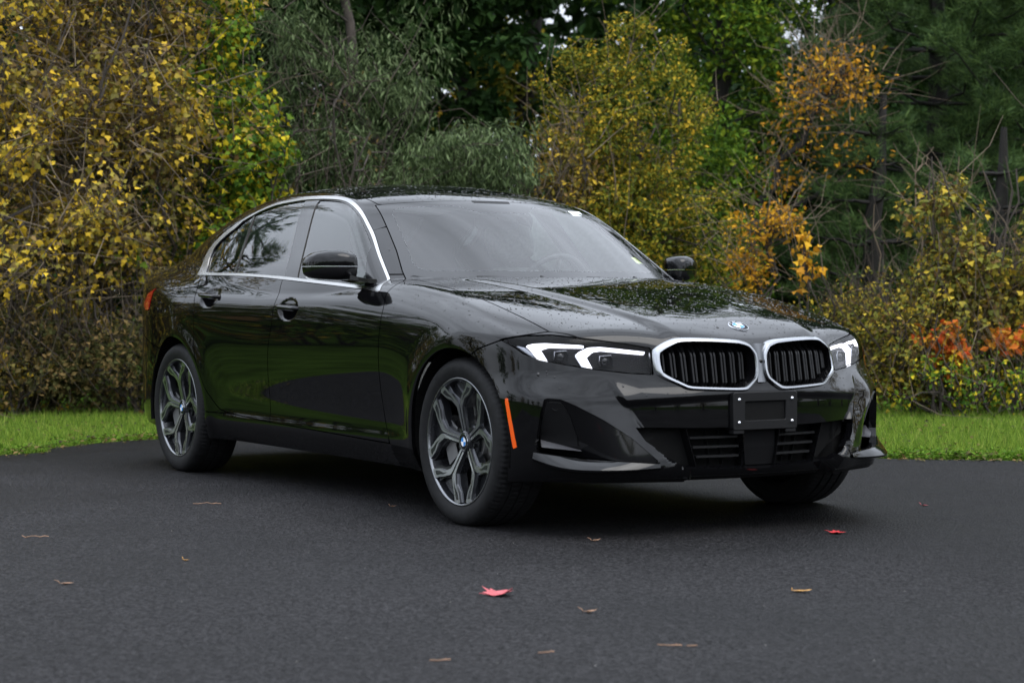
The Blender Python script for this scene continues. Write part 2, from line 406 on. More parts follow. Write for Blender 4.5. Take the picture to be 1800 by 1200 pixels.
MK = [(1.768, .508), (1.786, .512), (1.832, .328), (1.812, .323)]
CH = [(.700, .908), (.672, .932), (.473, 1.066), (.293, 1.188), (.133, 1.280), (-.008, 1.330), (-.168, 1.356), (-.434, 1.368), (-.721, 1.357), (-.865, 1.337), (-1.007, 1.303), (-1.156, 1.258), (-1.300, 1.200), (-1.385, 1.130), (-1.375, 1.060), (-1.335, 1.000)]
BELT = [(-1.335, 1.003), (-.722, .991), (-.28, .972), (.337, .936), (.70, .908)]
DLO = [(.622, .936), (.401, 1.098), (.221, 1.212), (.127, 1.258), (.005, 1.300), (-.12, 1.322), (-.29, 1.334), (-.444, 1.338), (-.60, 1.331), (-.80, 1.311), (-.958, 1.283), (-1.131, 1.232), (-1.27, 1.178), (-1.315, 1.115), (-1.27, 1.05), (-1.24, 1.020), (-.738, 1.008), (-.283, .989), (.323, .955)]
FW = [(-.126, .984), (.323, .955), (.53, .942), (.395, 1.098), (.221, 1.210), (.127, 1.256), (.005, 1.298), (-.12, 1.320), (-.295, 1.332)]
RW = [(-.262, .990), (-.738, 1.010), (-.862, 1.0135), (-.955, 1.281), (-.80, 1.309), (-.60, 1.329), (-.444, 1.336)]
QW = [(-.884, 1.014), (-1.235, 1.022), (-1.263, 1.05), (-1.306, 1.115), (-1.262, 1.174), (-1.131, 1.228), (-.976, 1.274)]
D_F = [(.768, .99), (.768, .912), (.806, .85), (.808, .77), (.792, .70), (.778, .57), (.776, .44), (.79, .36), (.83, .281)]
D_M = [(-.27, .99), (-.262, .94), (-.248, .90), (-.245, .856), (-.265, .764), (-.298, .69), (-.33, .58), (-.352, .45), (-.362, .306)]
D_R = [(-1.275, 1.02), (-1.262, .985), (-1.186, .925), (-1.140, .85), (-1.140, .78), (-1.155, .698), (-1.133, .599), (-1.079, .501), (-1.034, .432), (-.993, .391), (-.945, .355), (-.887, .336), (-.708, .322), (-.362, .308)]
SILL = [(-.362, .308), (.149, .295), (.642, .2845), (.83, .281), (1.12, .274)]
HOODL = [(.63, .655), (.68, .69), (.76, .712), (.9, .722), (1.1, .728), (1.32, .733), (1.55, .735), (1.72, .735), (1.845, .735)]
FUEL = curve([(-1.49, .972), (-1.47, .915), (-1.43, .858), (-1.36, .850), (-1.285, .858), (-1.268, .90), (-1.285, .945), (-1.31, .972), (-1.40, .976)], 4, True)
TAIL = [(-1.732, .942), (-1.789, .922), (-1.872, .823), (-1.965, .822), (-2.02, .853), (-1.90, .912)]
AHOLE = .366

# ------------------------------------------------------------------ panel machinery
GV, GT = body_grid(f_all)
_n = np.cross(GV[GT[:, 1]]-GV[GT[:, 0]], GV[GT[:, 2]]-GV[GT[:, 0]]); _c = GV[GT].mean(1)
if (np.einsum('ij,ij->i', _n, grad(f_all, _c)) > 0).mean() < .5: GT = GT[:, ::-1].copy()
def zbot(x): return np.interp(x, [-2.4, -1.9, -1.1, 1.1, 1.8, 2.0, 2.3], [.26, .22, .19, .183, .20, .212, .215])
_ok = (GV[GT][:, :, 2].max(1) > .1)
GV, GT = compact(GV, GT[_ok])
GV, GT = clip(GV, GT, zbot(GV[:, 0]) - GV[:, 2])
def archf(V):
    r = np.minimum(np.hypot(V[:, 0]-AX, V[:, 2]-.325), np.hypot(V[:, 0]+AX, V[:, 2]-.325))
    return np.where(V[:, 1] > .45, AHOLE - r, -1.)
GV, GT = clip(GV, GT, archf(GV))
GV, GT = refine(GV, GT, f_all, lambda V: (V[:, 0] > 1.85) & (V[:, 2] < .56) & (np.abs(V[:, 1]-yd_diag(V[:, 2])) < .032), 2)
def xz(V): return V[:, [0, 2]]
def yz(V): return V[:, [1, 2]]
def xy(V): return V[:, [0, 1]]
def fpoly(V, P, xmin=1.6): return np.where(V[:, 0] > xmin, sdf_poly(yz(V), P), 1.)
def cutout(V, T, fields, mask=None):
    if mask is not None: V, T = compact(V, T[mask(V[T].mean(1))])
    for f in fields:
        if len(T) == 0: break
        V, T = clip(V, T, f(V))
    return V, T
def boundary(T):
    e = np.concatenate([T[:, [0, 1]], T[:, [1, 2]], T[:, [2, 0]]])
    key = e[:, 0].astype(np.int64)*10**7 + e[:, 1]; rev = e[:, 1].astype(np.int64)*10**7 + e[:, 0]
    return e[~np.isin(key, rev)]
def panel(name, V, T, m, parent, sides=(1, -1), join=False, off=0., flange=.016, fn=f_all, bend=None):
    """make the panel mesh(es) from a half-car patch with turned-in edges"""
    if len(T) == 0: print('EMPTY', name); return []
    N = grad(fn, V); V = V + N*off
    if bend is not None:
        V = bend(V, N); fnm = np.cross(V[T[:, 1]]-V[T[:, 0]], V[T[:, 2]]-V[T[:, 0]]); N = np.zeros_like(V)
        for _q in range(3): np.add.at(N, T[:, _q], fnm)
        N /= np.linalg.norm(N, axis=1)[:, None]+1e-12
    e = boundary(T); e = e[~((np.abs(V[e[:, 0], 1]) < 1e-5) & (np.abs(V[e[:, 1], 1]) < 1e-5))]
    FV = np.zeros((0, 3)); FN = np.zeros((0, 3)); FF = np.zeros((0, 3), int)
    if flange and len(e):
        a, b = V[e[:, 0]], V[e[:, 1]]; na, nb = N[e[:, 0]], N[e[:, 1]]
        fnn = np.cross(b-a, (na+nb)/2); fnn /= np.linalg.norm(fnn, axis=1)[:, None]+1e-12
        k = len(e); FV = np.concatenate([a, b, b-nb*flange, a-na*flange]); FN = np.concatenate([fnn]*4)
        i = np.arange(k); FF = np.concatenate([np.stack([i+k, i, i+3*k], 1), np.stack([i+k, i+3*k, i+2*k], 1)])
    AV = np.concatenate([V, FV]); AN = np.concatenate([N, FN]); AT = np.concatenate([T, FF+len(V)])
    M = np.array([1, -1, 1.]); res = []
    if join:
        AV2 = np.concatenate([AV, AV*M]); AN2 = np.concatenate([AN, AN*M]); AT2 = np.concatenate([AT, AT[:, ::-1]+len(AV)])
        res.append(mesh_np(name, AV2, AT2, m, parent, AN2))
    else:
        for s in sides:
            if s > 0: res.append(mesh_np(name, AV, AT, m, parent, AN))
            else: res.append(mesh_np(name, AV*M, AT[:, ::-1].copy(), m, parent, AN*M))
    return res
G = .0028
CHP = np.array(CH + [(-.722, .991), (-.28, .972), (.337, .936)])
CHP = np.concatenate([curve(CH, 6), curve(BELT, 6)[1:-1]])
def inset(P, d):
    t = np.gradient(P, axis=0); t /= np.linalg.norm(t, axis=1)[:, None]; n = np.stack([-t[:, 1], t[:, 0]], 1)
    return P + n*np.asarray(d)[:, None]
_c = curve(CH, 6)[7:-6]; _w = np.interp(np.arange(len(_c)), [0, 6, 14, 20, 28, 34, 40, 55, 62, 70, len(_c)], [.004, .004, .005, .008, .013, .016, .015, .012, .015, .034, .040])
_i = inset(_c, _w)
if not (sdf_poly(_i[20:21], CHP)[0] < 0): _i = inset(_c, -_w)
_i = _i[(_i[:, 1] > np.interp(_i[:, 0], *zip(*BELT)) + .018) & (_i[:, 0] > -1.08)]
_i = np.concatenate([_i, curve([(-1.13, 1.238), (-1.23, 1.198), (-1.30, 1.150), (-1.312, 1.100), (-1.288, 1.055), (-1.262, 1.0235)], 5)])
_b = np.array([(x, np.interp(x, *zip(*BELT)) + .0130) for x in np.linspace(_i[-1, 0]+.02, .615, 30)])
DLOC = np.concatenate([_i, _b])
hoodc = curve(HOODL, 6)
HOODP = np.concatenate([[(.55, -.2), (.60, 0), (.605, .5)], hoodc, [(1.94, .617), (2.02, .517), (2.072, .440), (2.35, .42), (2.35, -.2)]])
# bonnet rear edge curved like the windscreen base
HOODP = np.concatenate([[(.90, -.2), (.895, 0), (.86, .25), (.79, .45), (.70, .60)], hoodc[2:], [(1.97, .640), (2.06, .53), (2.10, .440), (2.35, .42), (2.35, -.2)]])
hoodf = lambda V: np.maximum(np.where(V[:, 0] > .5, sdf_poly(xy(V), HOODP), 1.), .690 - V[:, 2])
kidf = lambda V: fpoly(V, KO, 1.9)
lampf = lambda V: fpoly(V, HL, 1.55)
trf = lambda V: fpoly(V, curve(TR, 1, True), 1.7)
inf_ = lambda V: fpoly(V, IN_ + [(-.3, .240), (-.3, .398)], 1.9)
chf = lambda V: np.where((V[:, 1] > .5), sdf_poly(xz(V), CHP), 1.)
dlof = lambda V: np.where((V[:, 1] > .5), sdf_poly(xz(V), DLOC), 1.)
WSE = [(.95, .700), (1.00, .683), (1.09, .640), (1.2, .598), (1.322, .552), (1.5, .48)]
wsf = lambda V: np.where(V[:, 0] > -.3, np.maximum(V[:, 1] - np.interp(V[:, 2], *zip(*WSE)), -(V[:, 0] - hdr(V[:, 1]))), 1.)
def hdr(y): return .205 - .26*y**2
RWP = [(-1.20, -.2), (-1.20, .0), (-1.23, .42), (-1.27, .50), (-1.45, .555), (-1.72, .59), (-1.86, .60), (-1.91, .50), (-1.93, 0), (-1.93, -.2)]
rwf = lambda V: np.where((V[:, 0] < -1.1) & (V[:, 2] > .95), sdf_poly(xy(V), RWP), 1.)
ROOFP = [(-1.20, -.2), (-1.2, .40), (-1.15, .495), (-.9, .535), (-.5, .552), (0, .552), (.1, .546), (.165, .540), (.6, .5), (.6, -.2)]
rooff = lambda V: np.maximum(np.where(V[:, 2] > 1.05, sdf_poly(xy(V), ROOFP), 1.), V[:, 0] - hdr(V[:, 1]))
SUNP = [(-.78, -.2), (-.78, .36), (-.74, .40), (-.08, .40), (-.03, .36), (-.02, -.2)]
sunf = lambda V: np.where(V[:, 2] > 1.2, sdf_poly(xy(V), SUNP), 1.)
fendP = np.concatenate([curve(D_F, 5), [(.83, .0), (1.4255, .0), (1.4255, .5), (1.585, .692), (1.62, .706), (1.690, .7285), (1.9, .9), (1.5, 1.1), (.55, 1.1)]])
fendP = np.concatenate([curve(D_F, 5), [(.83, .15), (1.4255, .15), (1.4255, .60), (1.60, .691), (1.66, .708), (1.738, .7305), (2.0, .80), (2.0, 1.2), (.30, 1.2), (.30, 1.0), (.60, .985)]])
fdoorP = np.concatenate([[(-.2, 1.1)], curve(D_M, 5), SILL[1:4], curve(D_F, 5)[::-1], [(.7, 1.1)]])
rdoorP = np.concatenate([[(-1.2, 1.1)], curve(D_R, 5), curve(D_M, 5)[::-1], [(-.2, 1.1)]])
fendf = lambda V: np.where((V[:, 0] > .3) & (V[:, 0] < 1.95) & (V[:, 1] > .55), sdf_poly(xz(V), fendP), 1.)
fdoorf = lambda V: np.where(V[:, 1] > .6, sdf_poly(xz(V), fdoorP), 1.)
rdoorf = lambda V: np.where(V[:, 1] > .6, sdf_poly(xz(V), rdoorP), 1.)
skirtP = np.concatenate([[(-1.4, .05), (-1.4, .40), (-1.0, .392)], curve(D_R, 5)[-26:], SILL[1:], [(1.3, .27), (1.3, .05)]])
skirtP = np.concatenate([[(-1.25, .05), (-1.20, .325), (-.95, .323), (-.80, .326), (-.708, .322)], SILL, [(1.3, .27), (1.3, .05)]])
skirtf = lambda V: np.where((V[:, 1] > .4) & (np.abs(V[:, 0]) < 1.35), sdf_poly(xz(V), skirtP), 1.)
rbP = [(-1.3, .60), (-1.549, .618), (-1.675, .628), (-1.839, .650), (-1.96, .675), (-2.06, .70), (-2.10, .73), (-2.7, .75), (-2.7, 0), (-1.3, 0)]
rbf = lambda V: np.where(V[:, 0] < -1.42, sdf_poly(xz(V), rbP), 1.)
tailf = lambda V: np.where(V[:, 0] < -1.6, sdf_poly(xz(V), TAIL), 1.)
fuelf = lambda V: np.where((V[:, 0] < -1.1) & (V[:, 1] > .6), sdf_poly(xz(V), FUEL), 1.)
bootP = [(-1.96, -.2), (-1.96, .60), (-2.1, .60), (-2.6, .56), (-2.6, -.2)]
bootf = lambda V: np.maximum(np.where(V[:, 0] < -1.8, sdf_poly(xy(V), bootP), 1.), .72-V[:, 2])
mkf = lambda V: np.where((V[:, 0] > 1.6) & (V[:, 1] > .6), sdf_poly(xz(V), MK), 1.)
neg = lambda f, g=G: (lambda V: g - f(V))
pos = lambda f, g=G: (lambda V: f(V) + g)
below_belt = lambda V: V[:, 2] - np.interp(V[:, 0], *zip(*BELT)) + .002

car = empty('car'); tag(car, 'black four-door sedan parked on the dark asphalt, headlights lit, beaded with rain', 'car')
M_ = lambda cond: cond
# --- front half panels
V, T = cutout(GV, GT, [pos(hoodf), neg(kidf, .001), neg(lampf)], lambda c: (c[:, 0] > .5) & (c[:, 2] > .6)); panel('hood', V, T, PAINT, car, join=True); HOODM = (V, T)
V, T = cutout(GV, GT, [pos(fendf), neg(hoodf), neg(lampf), neg(chf, .001), neg(wsf, .004)], lambda c: (c[:, 0] > .3) & (c[:, 0] < 2) & (c[:, 1] > .5)); panel('front_fender', V, T, PAINT, car); FENM = (V, T)
V, T = cutout(GV, GT, [neg(fendf), neg(hoodf), neg(lampf), neg(kidf, .001), neg(trf, .001), neg(inf_, .001), neg(mkf, .001)], lambda c: (c[:, 0] > 1.42) & (c[:, 2] < .8)); panel('front_bumper', V, T, PAINT, car, join=True, flange=.03); BUMM = (V, T)
V, T = cutout(GV, GT, [pos(mkf, .0005)], lambda c: (c[:, 0] > 1.6) & (c[:, 1] > .6)); panel('side_marker', V, T, AMBER, car, flange=.01)
# --- doors and sides
V, T = cutout(GV, GT, [pos(fdoorf), below_belt], lambda c: (np.abs(c[:, 0]) < 1.2) & (c[:, 1] > .5)); fdoors = panel('front_door', V, T, PAINT, car)
V, T = cutout(GV, GT, [pos(rdoorf), below_belt], lambda c: (c[:, 0] < 0) & (c[:, 0] > -1.6) & (c[:, 1] > .5)); rdoors = panel('rear_door', V, T, PAINT, car)
V, T = cutout(GV, GT, [pos(skirtf)], lambda c: (np.abs(c[:, 0]) < 1.4) & (c[:, 1] > .5) & (c[:, 2] < .5)); panel('side_skirt', V, T, PAINT, car)
sidef = [neg(fdoorf), neg(rdoorf), neg(skirtf), neg(rbf), neg(tailf), neg(fuelf, .0015), neg(bootf), neg(rwf), neg(rooff, .003), neg(chf, .001), neg(wsf, .004), neg(fendf), neg(hoodf)]
# doors end at the belt: above it the side frame carries on
fdb = lambda V: np.maximum(fdoorf(V), below_belt(V)); rdb = lambda V: np.maximum(rdoorf(V), below_belt(V))
V, T = cutout(GV, GT, [neg(fdb), neg(rdb)] + sidef[2:], lambda c: c[:, 0] < 1.0); panel('body_side_frame', V, T, PAINT, car); SIDM = (V, T)
V, T = cutout(GV, GT, [pos(fuelf, .0015)], lambda c: (c[:, 0] < -1.1) & (c[:, 1] > .6)); panel('fuel_flap', V, T, PAINT, car)
V, T = cutout(GV, GT, [pos(rbf), neg(tailf), neg(bootf)], lambda c: c[:, 0] < -1.3); panel('rear_bumper', V, T, PAINT, car, join=True)
V, T = cutout(GV, GT, [pos(tailf, .001), neg(bootf)], lambda c: c[:, 0] < -1.6); panel('tail_light', V, T, REDL, car, off=.002)
V, T = cutout(GV, GT, [pos(bootf), neg(rwf)], lambda c: c[:, 0] < -1.8); panel('boot_lid', V, T, PAINT, car, join=True)
V, T = cutout(GV, GT, [pos(rooff, .003), neg(sunf, .002), neg(rwf)], lambda c: c[:, 2] > 1.0); panel('roof', V, T, PAINT, car, join=True); ROOM = (V, T)
V, T = cutout(GV, GT, [pos(sunf, .002)], lambda c: c[:, 2] > 1.1); panel('sunroof_glass', V, T, GLOSSB, car, join=True, off=.001); SUNM = (V, T)
V, T = cutout(GV, GT, [pos(rwf, .001)], lambda c: c[:, 0] < -1.1); panel('rear_window', V, T, SGLASS, car, join=True, flange=0)
# --- glasshouse
V, T = cutout(GV, GT, [pos(chf, 0), neg(dlof, 0)], lambda c: (c[:, 1] > .5) & (c[:, 2] > .85)); panel('window_trim', V, T, CHROME, car, off=.002, flange=.006)
def half(V, a, b):   # signed distance to the line a->b (positive on its right)
    a = np.array(a); b = np.array(b); t = (b-a)/np.linalg.norm(b-a); d = xz(V)-a; return d[:, 0]*t[1]-d[:, 1]*t[0]
dl5 = lambda V: dlof(V) + .004
FWf = lambda V: np.maximum(dl5(V), np.maximum(-half(V, (-.126, .984), (-.300, 1.334)), half(V, (.535, .942), (.385, 1.12))))
RWf = lambda V: np.maximum(dl5(V), np.maximum(half(V, (-.262, .990), (-.446, 1.338)), -half(V, (-.862, 1.0135), (-.960, 1.30))))
QWf = lambda V: np.maximum(dl5(V), half(V, (-.884, 1.014), (-.982, 1.30)))
V, T = cutout(GV, GT, [pos(dlof, 0), neg(FWf, 0), neg(RWf, 0), neg(QWf, 0)], lambda c: (c[:, 1] > .5) & (c[:, 2] > .85)); panel('pillar_trim', V, T, GLOSSB, car, off=-.002, flange=.012)
for nm, f in (('front_window', FWf), ('rear_door_window', RWf), ('quarter_window', QWf)):
    V, T = cutout(GV, GT, [pos(f, -.003)], lambda c: (c[:, 1] > .5) & (c[:, 2] > .85)); panel(nm, V, T, SGLASS, car, off=-.006, flange=0)
WV, WT = body_grid(f_gh0, x0=-.4, nf=2, nr=1)
_n = np.cross(WV[WT[:, 1]]-WV[WT[:, 0]], WV[WT[:, 2]]-WV[WT[:, 0]]); _c = WV[WT].mean(1)
if (np.einsum('ij,ij->i', _n, grad(f_gh0, _c)) > 0).mean() < .5: WT = WT[:, ::-1].copy()
ws_in = lambda V: np.where(V[:, 0] > -.3, np.maximum(V[:, 1] - (np.interp(V[:, 2], *zip(*WSE)) - .055 + .05*np.exp(-((V[:, 2]-1.0)/.06)**2)*0), np.maximum(-(V[:, 0] - hdr(V[:, 1]) - .035 - .05*np.exp(-(V[:, 1]/.16)**4)), .975 + .015 - V[:, 2] - .02*V[:, 1]**2)), 1.)
rnd = lambda V: smax(V[:, 1] - (np.interp(V[:, 2], *zip(*WSE)) - .045), smax(-(V[:, 0] - hdr(V[:, 1]) - .05 - .07*sstep(.22, .12, V[:, 1])), 1.002 - V[:, 2], .05), .06)
wsall = [pos(wsf, .001), lambda V: .90 - V[:, 2]]
V, T = cutout(WV, WT, wsall + [rnd], lambda c: (c[:, 0] > -.2) & (c[:, 2] > .85)); panel('windshield', V, T, WGLASS, car, join=True, fn=f_gh0, flange=0)
WINDM = (V, T)
V, T = cutout(WV, WT, wsall + [lambda V: -rnd(V)], lambda c: (c[:, 0] > -.2) & (c[:, 2] > .85)); panel('windshield_border', V, T, GLOSSB, car, join=True, fn=f_gh0, flange=.006)
# lower edge of the glass runs under a black cowl tray
mb = MB(); ys = np.linspace(-.70, .70, 41)
mb.loft([[(ws_x(y, .975)-.05, y, .962 - .02*(y/.7)**2) for y in ys], [(.915-.42*y*y, y, .945 - .05*(y/.7)**2) for y in ys]], closed=False); mb.build('cowl_tray', MATTE, car)
# --- inner shell so that shut lines and gaps look into the dark
V, T = cutout(GV, GT, [neg(chf, -.012), neg(rwf, -.02), neg(wsf, -.03), lambda V: V[:, 0] - (front_x(V[:, 1], V[:, 2]) - .16), lambda V: archf(V)+.02, neg(lampf, -.06)], lambda c: (c[:, 0] < 2.0))
V, T = cutout(V, T, [lambda V: np.where((V[:, 0] > 1.3) & (V[:, 2] < .73), 1., -1.)])
panel('inner_shell', V, T, MATTE, car, join=True, off=-.017, flange=0)
# --- underbody and wheel housings
mb = MB(); mb.box((0, 0, .235), (2.1, 1.54, .09)); mb.box((-1.45, 0, .27), (1.0, 1.0, .12)); mb.box((1.45, 0, .26), (.86, 1.0, .10)); mb.box((-2.02, 0, .33), (.36, 1.3, .10))
mb.build('underbody', MATTE, car)
for sx in (-1, 1):
    for s in (-1, 1):
        mb = MB(); a = np.linspace(R(-12), R(192), 28)
        lp = lambda y, r: [(sx*AX + r*math.cos(t), s*y, .325 + r*math.sin(t)) for t in a]
        mb.loft([lp(.885, .372), lp(.62, .375), lp(.56, .36), lp(.545, .0)], closed=False)
        mb.build('wheel_housing', MATTE, car)

# ------------------------------------------------------------------ surface helper: x of the nose at (y, z)
def nose_x(y, z, fn=f_all):
    y = np.atleast_1d(np.asarray(y, float)); z = np.atleast_1d(np.asarray(z, float)) + 0*y
    lo = np.full(len(y), 1.2); hi = np.full(len(y), 2.6)
    for _ in range(40):
        m = (lo+hi)/2; s = fn(m, y, z) > 0; hi = np.where(s, m, hi); lo = np.where(s, lo, m)
    return lo
fnose = lambda x, y, z: x - front_x(np.abs(y), z)
# ------------------------------------------------------------------ kidney grilles
def ring_pts(P, n=5):
    P = np.array(P); out = []
    for i in range(len(P)):
        a, b, c, d = P[i-1], P[i], P[(i+1) % len(P)], P[(i+2) % len(P)]
        for t in np.linspace(0, 1, n, endpoint=False):
            cr_ = .5*((2*b)+(c-a)*t+(2*a-5*b+4*c-d)*t*t+(3*b-a-3*c+d)*t**3); li = b+(c-b)*t
            out.append(.55*cr_+.45*li)
    return np.array(out)
ko, ki = ring_pts(KO), ring_pts(KI)
def lift(P, dx): return np.stack([front_x(P[:, 0], P[:, 1])+dx, P[:, 0], P[:, 1]], 1)
cen = np.array([.225, .635]); SLAT = mat('slat_black', (.004, .004, .0045), .38, 0, 0, .3)
grilles = []
for s in (1, -1):
    g = empty('kidney_grille'); g.parent = car; g.empty_display_size = .05; grilles.append(g)
    mb = MB(); mid_ = ko*.62+ki*.38; back = ki + (cen-ki)*.02
    mb.loft([lift(ko*1.0, -.02), lift(ko, .003), lift(mid_, .013), lift(ki*.85+ko*.15, .014), lift(ki, .008)])
    (mb if s < 0 else mb).F
    if s < 0: mb = mb.mirror_y()
    o = mb.build('surround', CHROME2, g, smooth=True); o.data.set_sharp_from_angle(angle=R(38))
    mb = MB(); mb.loft([lift(ki, .0075), lift(back, -.05)])
    if s < 0: mb = mb.mirror_y()
    mb.build('inner_rim', GLOSSB, g, smooth=True)
    b2 = ki + (ki-cen)*.0
    mb = MB(); Vb = lift(b2, -.075); mb.add(Vb, [list(range(len(Vb)))])
    if s < 0: mb = mb.mirror_y()
    mb.build('backing', MATTE, g)
    # vertical double-ridged slats, slanted back in their top quarter
    ys = np.linspace(.068, .392, 9)
    for yv in ys:
        zz = np.linspace(.54, .73, 60); ins = sdf_poly(np.stack([0*zz+yv, zz], 1), ki) < -.001
        if not ins.any(): continue
        z0, z1 = zz[ins].min(), zz[ins].max(); zk = min(.674, z1-.012)
        mb = MB()
        for dy, w in ((-.0065, .0042), (.0065, .0042)):
            loops = []
            for zq, dx in ((z0, -.040), (z0+.012, -.026), (zk-.008, -.022), (zk+.004, -.025), (z1, -.066)):
                yy = yv+dy; xf = float(front_x(np.array([yy]), np.array([zq]))[0]) + dx
                loops.append([(xf-.03, yy-w, zq), (xf-.002, yy-w, zq), (xf, yy-w*.5, zq), (xf, yy+w*.5, zq), (xf-.002, yy+w, zq), (xf-.03, yy+w, zq)])
            mb.loft(loops, cap0=True, cap1=True)
        loops = []
        for zq, dx in ((z0, -.046), (z0+.012, -.034), (zk-.008, -.031), (zk+.004, -.034), (z1, -.074)):
            xf = float(front_x(np.array([yv]), np.array([zq]))[0]) + dx
            loops.append([(xf-.03, yv-.0095, zq), (xf, yv-.0095, zq), (xf, yv+.0095, zq), (xf-.03, yv+.0095, zq)])
        mb.loft(loops, cap0=True, cap1=True)
        if s < 0: mb = mb.mirror_y()
        mb.build('slat', SLAT, g)
    # angled shelf behind the slats' upper quarter
    mb = MB(); yy = np.linspace(.05, .40, 12)
    mb.loft([lift(np.stack([yy, 0*yy+.676], 1), -.055), lift(np.stack([yy, 0*yy+.722], 1), -.072)], closed=False)
    if s < 0: mb = mb.mirror_y()
    mb.build('shelf', PLASTIC, g)
# bridge between the two surrounds, with the nose camera
mb = MB(); zz = [.566, .60, .64, .68, .70, .712]; ww = [.022, .014, .014, .018, .026, .036]
mb.loft([[(float(front_x(np.array([abs(a)*w]), np.array([z]))[0]) + .004 + .006*(1-a*a), a*w, z) for a in np.linspace(-1, 1, 9)] for z, w in zip(zz, ww)], closed=False)
o = mb.build('grille_bridge', mat('bridge_metal', (.16, .165, .175), .35, 1), car, smooth=True)
mb = MB(); xf = float(front_x(np.array([0.]), np.array([.645]))[0])+.012; a = np.linspace(0, 2*math.pi, 17)[:-1]
mb.loft([[(xf-.012, .0075*math.cos(t), .645+.0075*math.sin(t)) for t in a], [(xf, .0075*math.cos(t), .645+.0075*math.sin(t)) for t in a], [(xf+.002, .004*math.cos(t), .645+.004*math.sin(t)) for t in a]], cap1=True)
mb.build('front_camera', GLOSSB, car)

# ------------------------------------------------------------------ headlamps
def patch(poly, off, m, name, parent, s, flange=.006, xmin=1.55, g=0., fn=f_all):
    V, T = cutout(GV, GT, [lambda V: fpoly(V, poly, xmin)+g], lambda c: (c[:, 0] > xmin) & (c[:, 1] > -1) & (c[:, 2] < .85))
    return panel(name, V, T, m, parent, sides=(s,), off=off, flange=flange, fn=fn)[0]
GLOW = mat('lamp_housing_dark', (.0025, .0025, .003), .5, spec=.12)
for s in (1, -1):
    h = empty('headlight'); h.parent = car; h.empty_display_size = .05
    patch(HL, -.001, LENSM, 'lens', h, s, flange=0)
    V, T = cutout(GV, GT, [lambda V: fpoly(V, HL, 1.55)+.001], lambda c: c[:, 0] > 1.55)
    panel('housing', V, T, GLOW, h, sides=(s,), off=-.045, flange=-.046)
    d1 = patch(D1, -.020, DRL, 'daytime_light', h, s, .012); d2 = patch(D2, -.022, DRL, 'daytime_light', h, s, .012)
    # silver bezels beside the light hooks
    patch([(.692, .677), (.678, .684), (.642, .612), (.662, .610)], -.030, SILVER, 'bezel', h, s, .01)
    patch([(.838, .712), (.827, .690), (.795, .642), (.822, .664), (.846, .692), (.862, .722)], -.036, mat('lamp_grey_chrome', (.30, .31, .34), .25, 1), 'bezel', h, s, .008)
    for (cy, cz, rr) in ((.730, .668, .0205), (.582, .652, .0205)):
        xq = float(nose_x([cy], [cz])[0]); nv = grad(f_all, np.array([[xq, cy, cz]]))[0]; nv = nv*.45 + np.array([.9, .1, 0]); nv /= np.linalg.norm(nv)
        u = np.cross([0, 0, 1], nv); u /= np.linalg.norm(u); w = np.cross(nv, u)
        c0 = np.array([xq, cy, cz]) - nv*.030
        hexo = [(-1.25, -.95), (.95, -.95), (1.25, -.5), (1.15, .8), (-1.0, .95), (-1.35, .2)]
        lp = lambda k, d: [c0 + rr*k*(a*u+b*w) + nv*d for a, b in hexo]
        mb = MB(); mb.loft([lp(1.10, -.02), lp(1.10, .004), lp(1.03, .006), lp(.97, .003), lp(.95, -.014)], cap1=False)
        mb = mb if s > 0 else mb.mirror_y(); mb.build('projector_frame', mat('projector_bezel', (.38, .39, .42), .22, 1), h, angle=30)
        mb = MB(); a = np.linspace(0, 2*math.pi, 19)[:-1]
        cl = lambda r, d: [c0 + r*(math.cos(t)*u+math.sin(t)*w) + nv*d for t in a]
        mb.loft([cl(rr*.95, -.014), cl(rr*.85, -.004), cl(rr*.6, .002), cl(rr*.3, .005), cl(rr*.05, .006)], cap1=True)
        mb = mb if s > 0 else mb.mirror_y(); mb.build('projector_lens', GLOSSB, h, smooth=True)

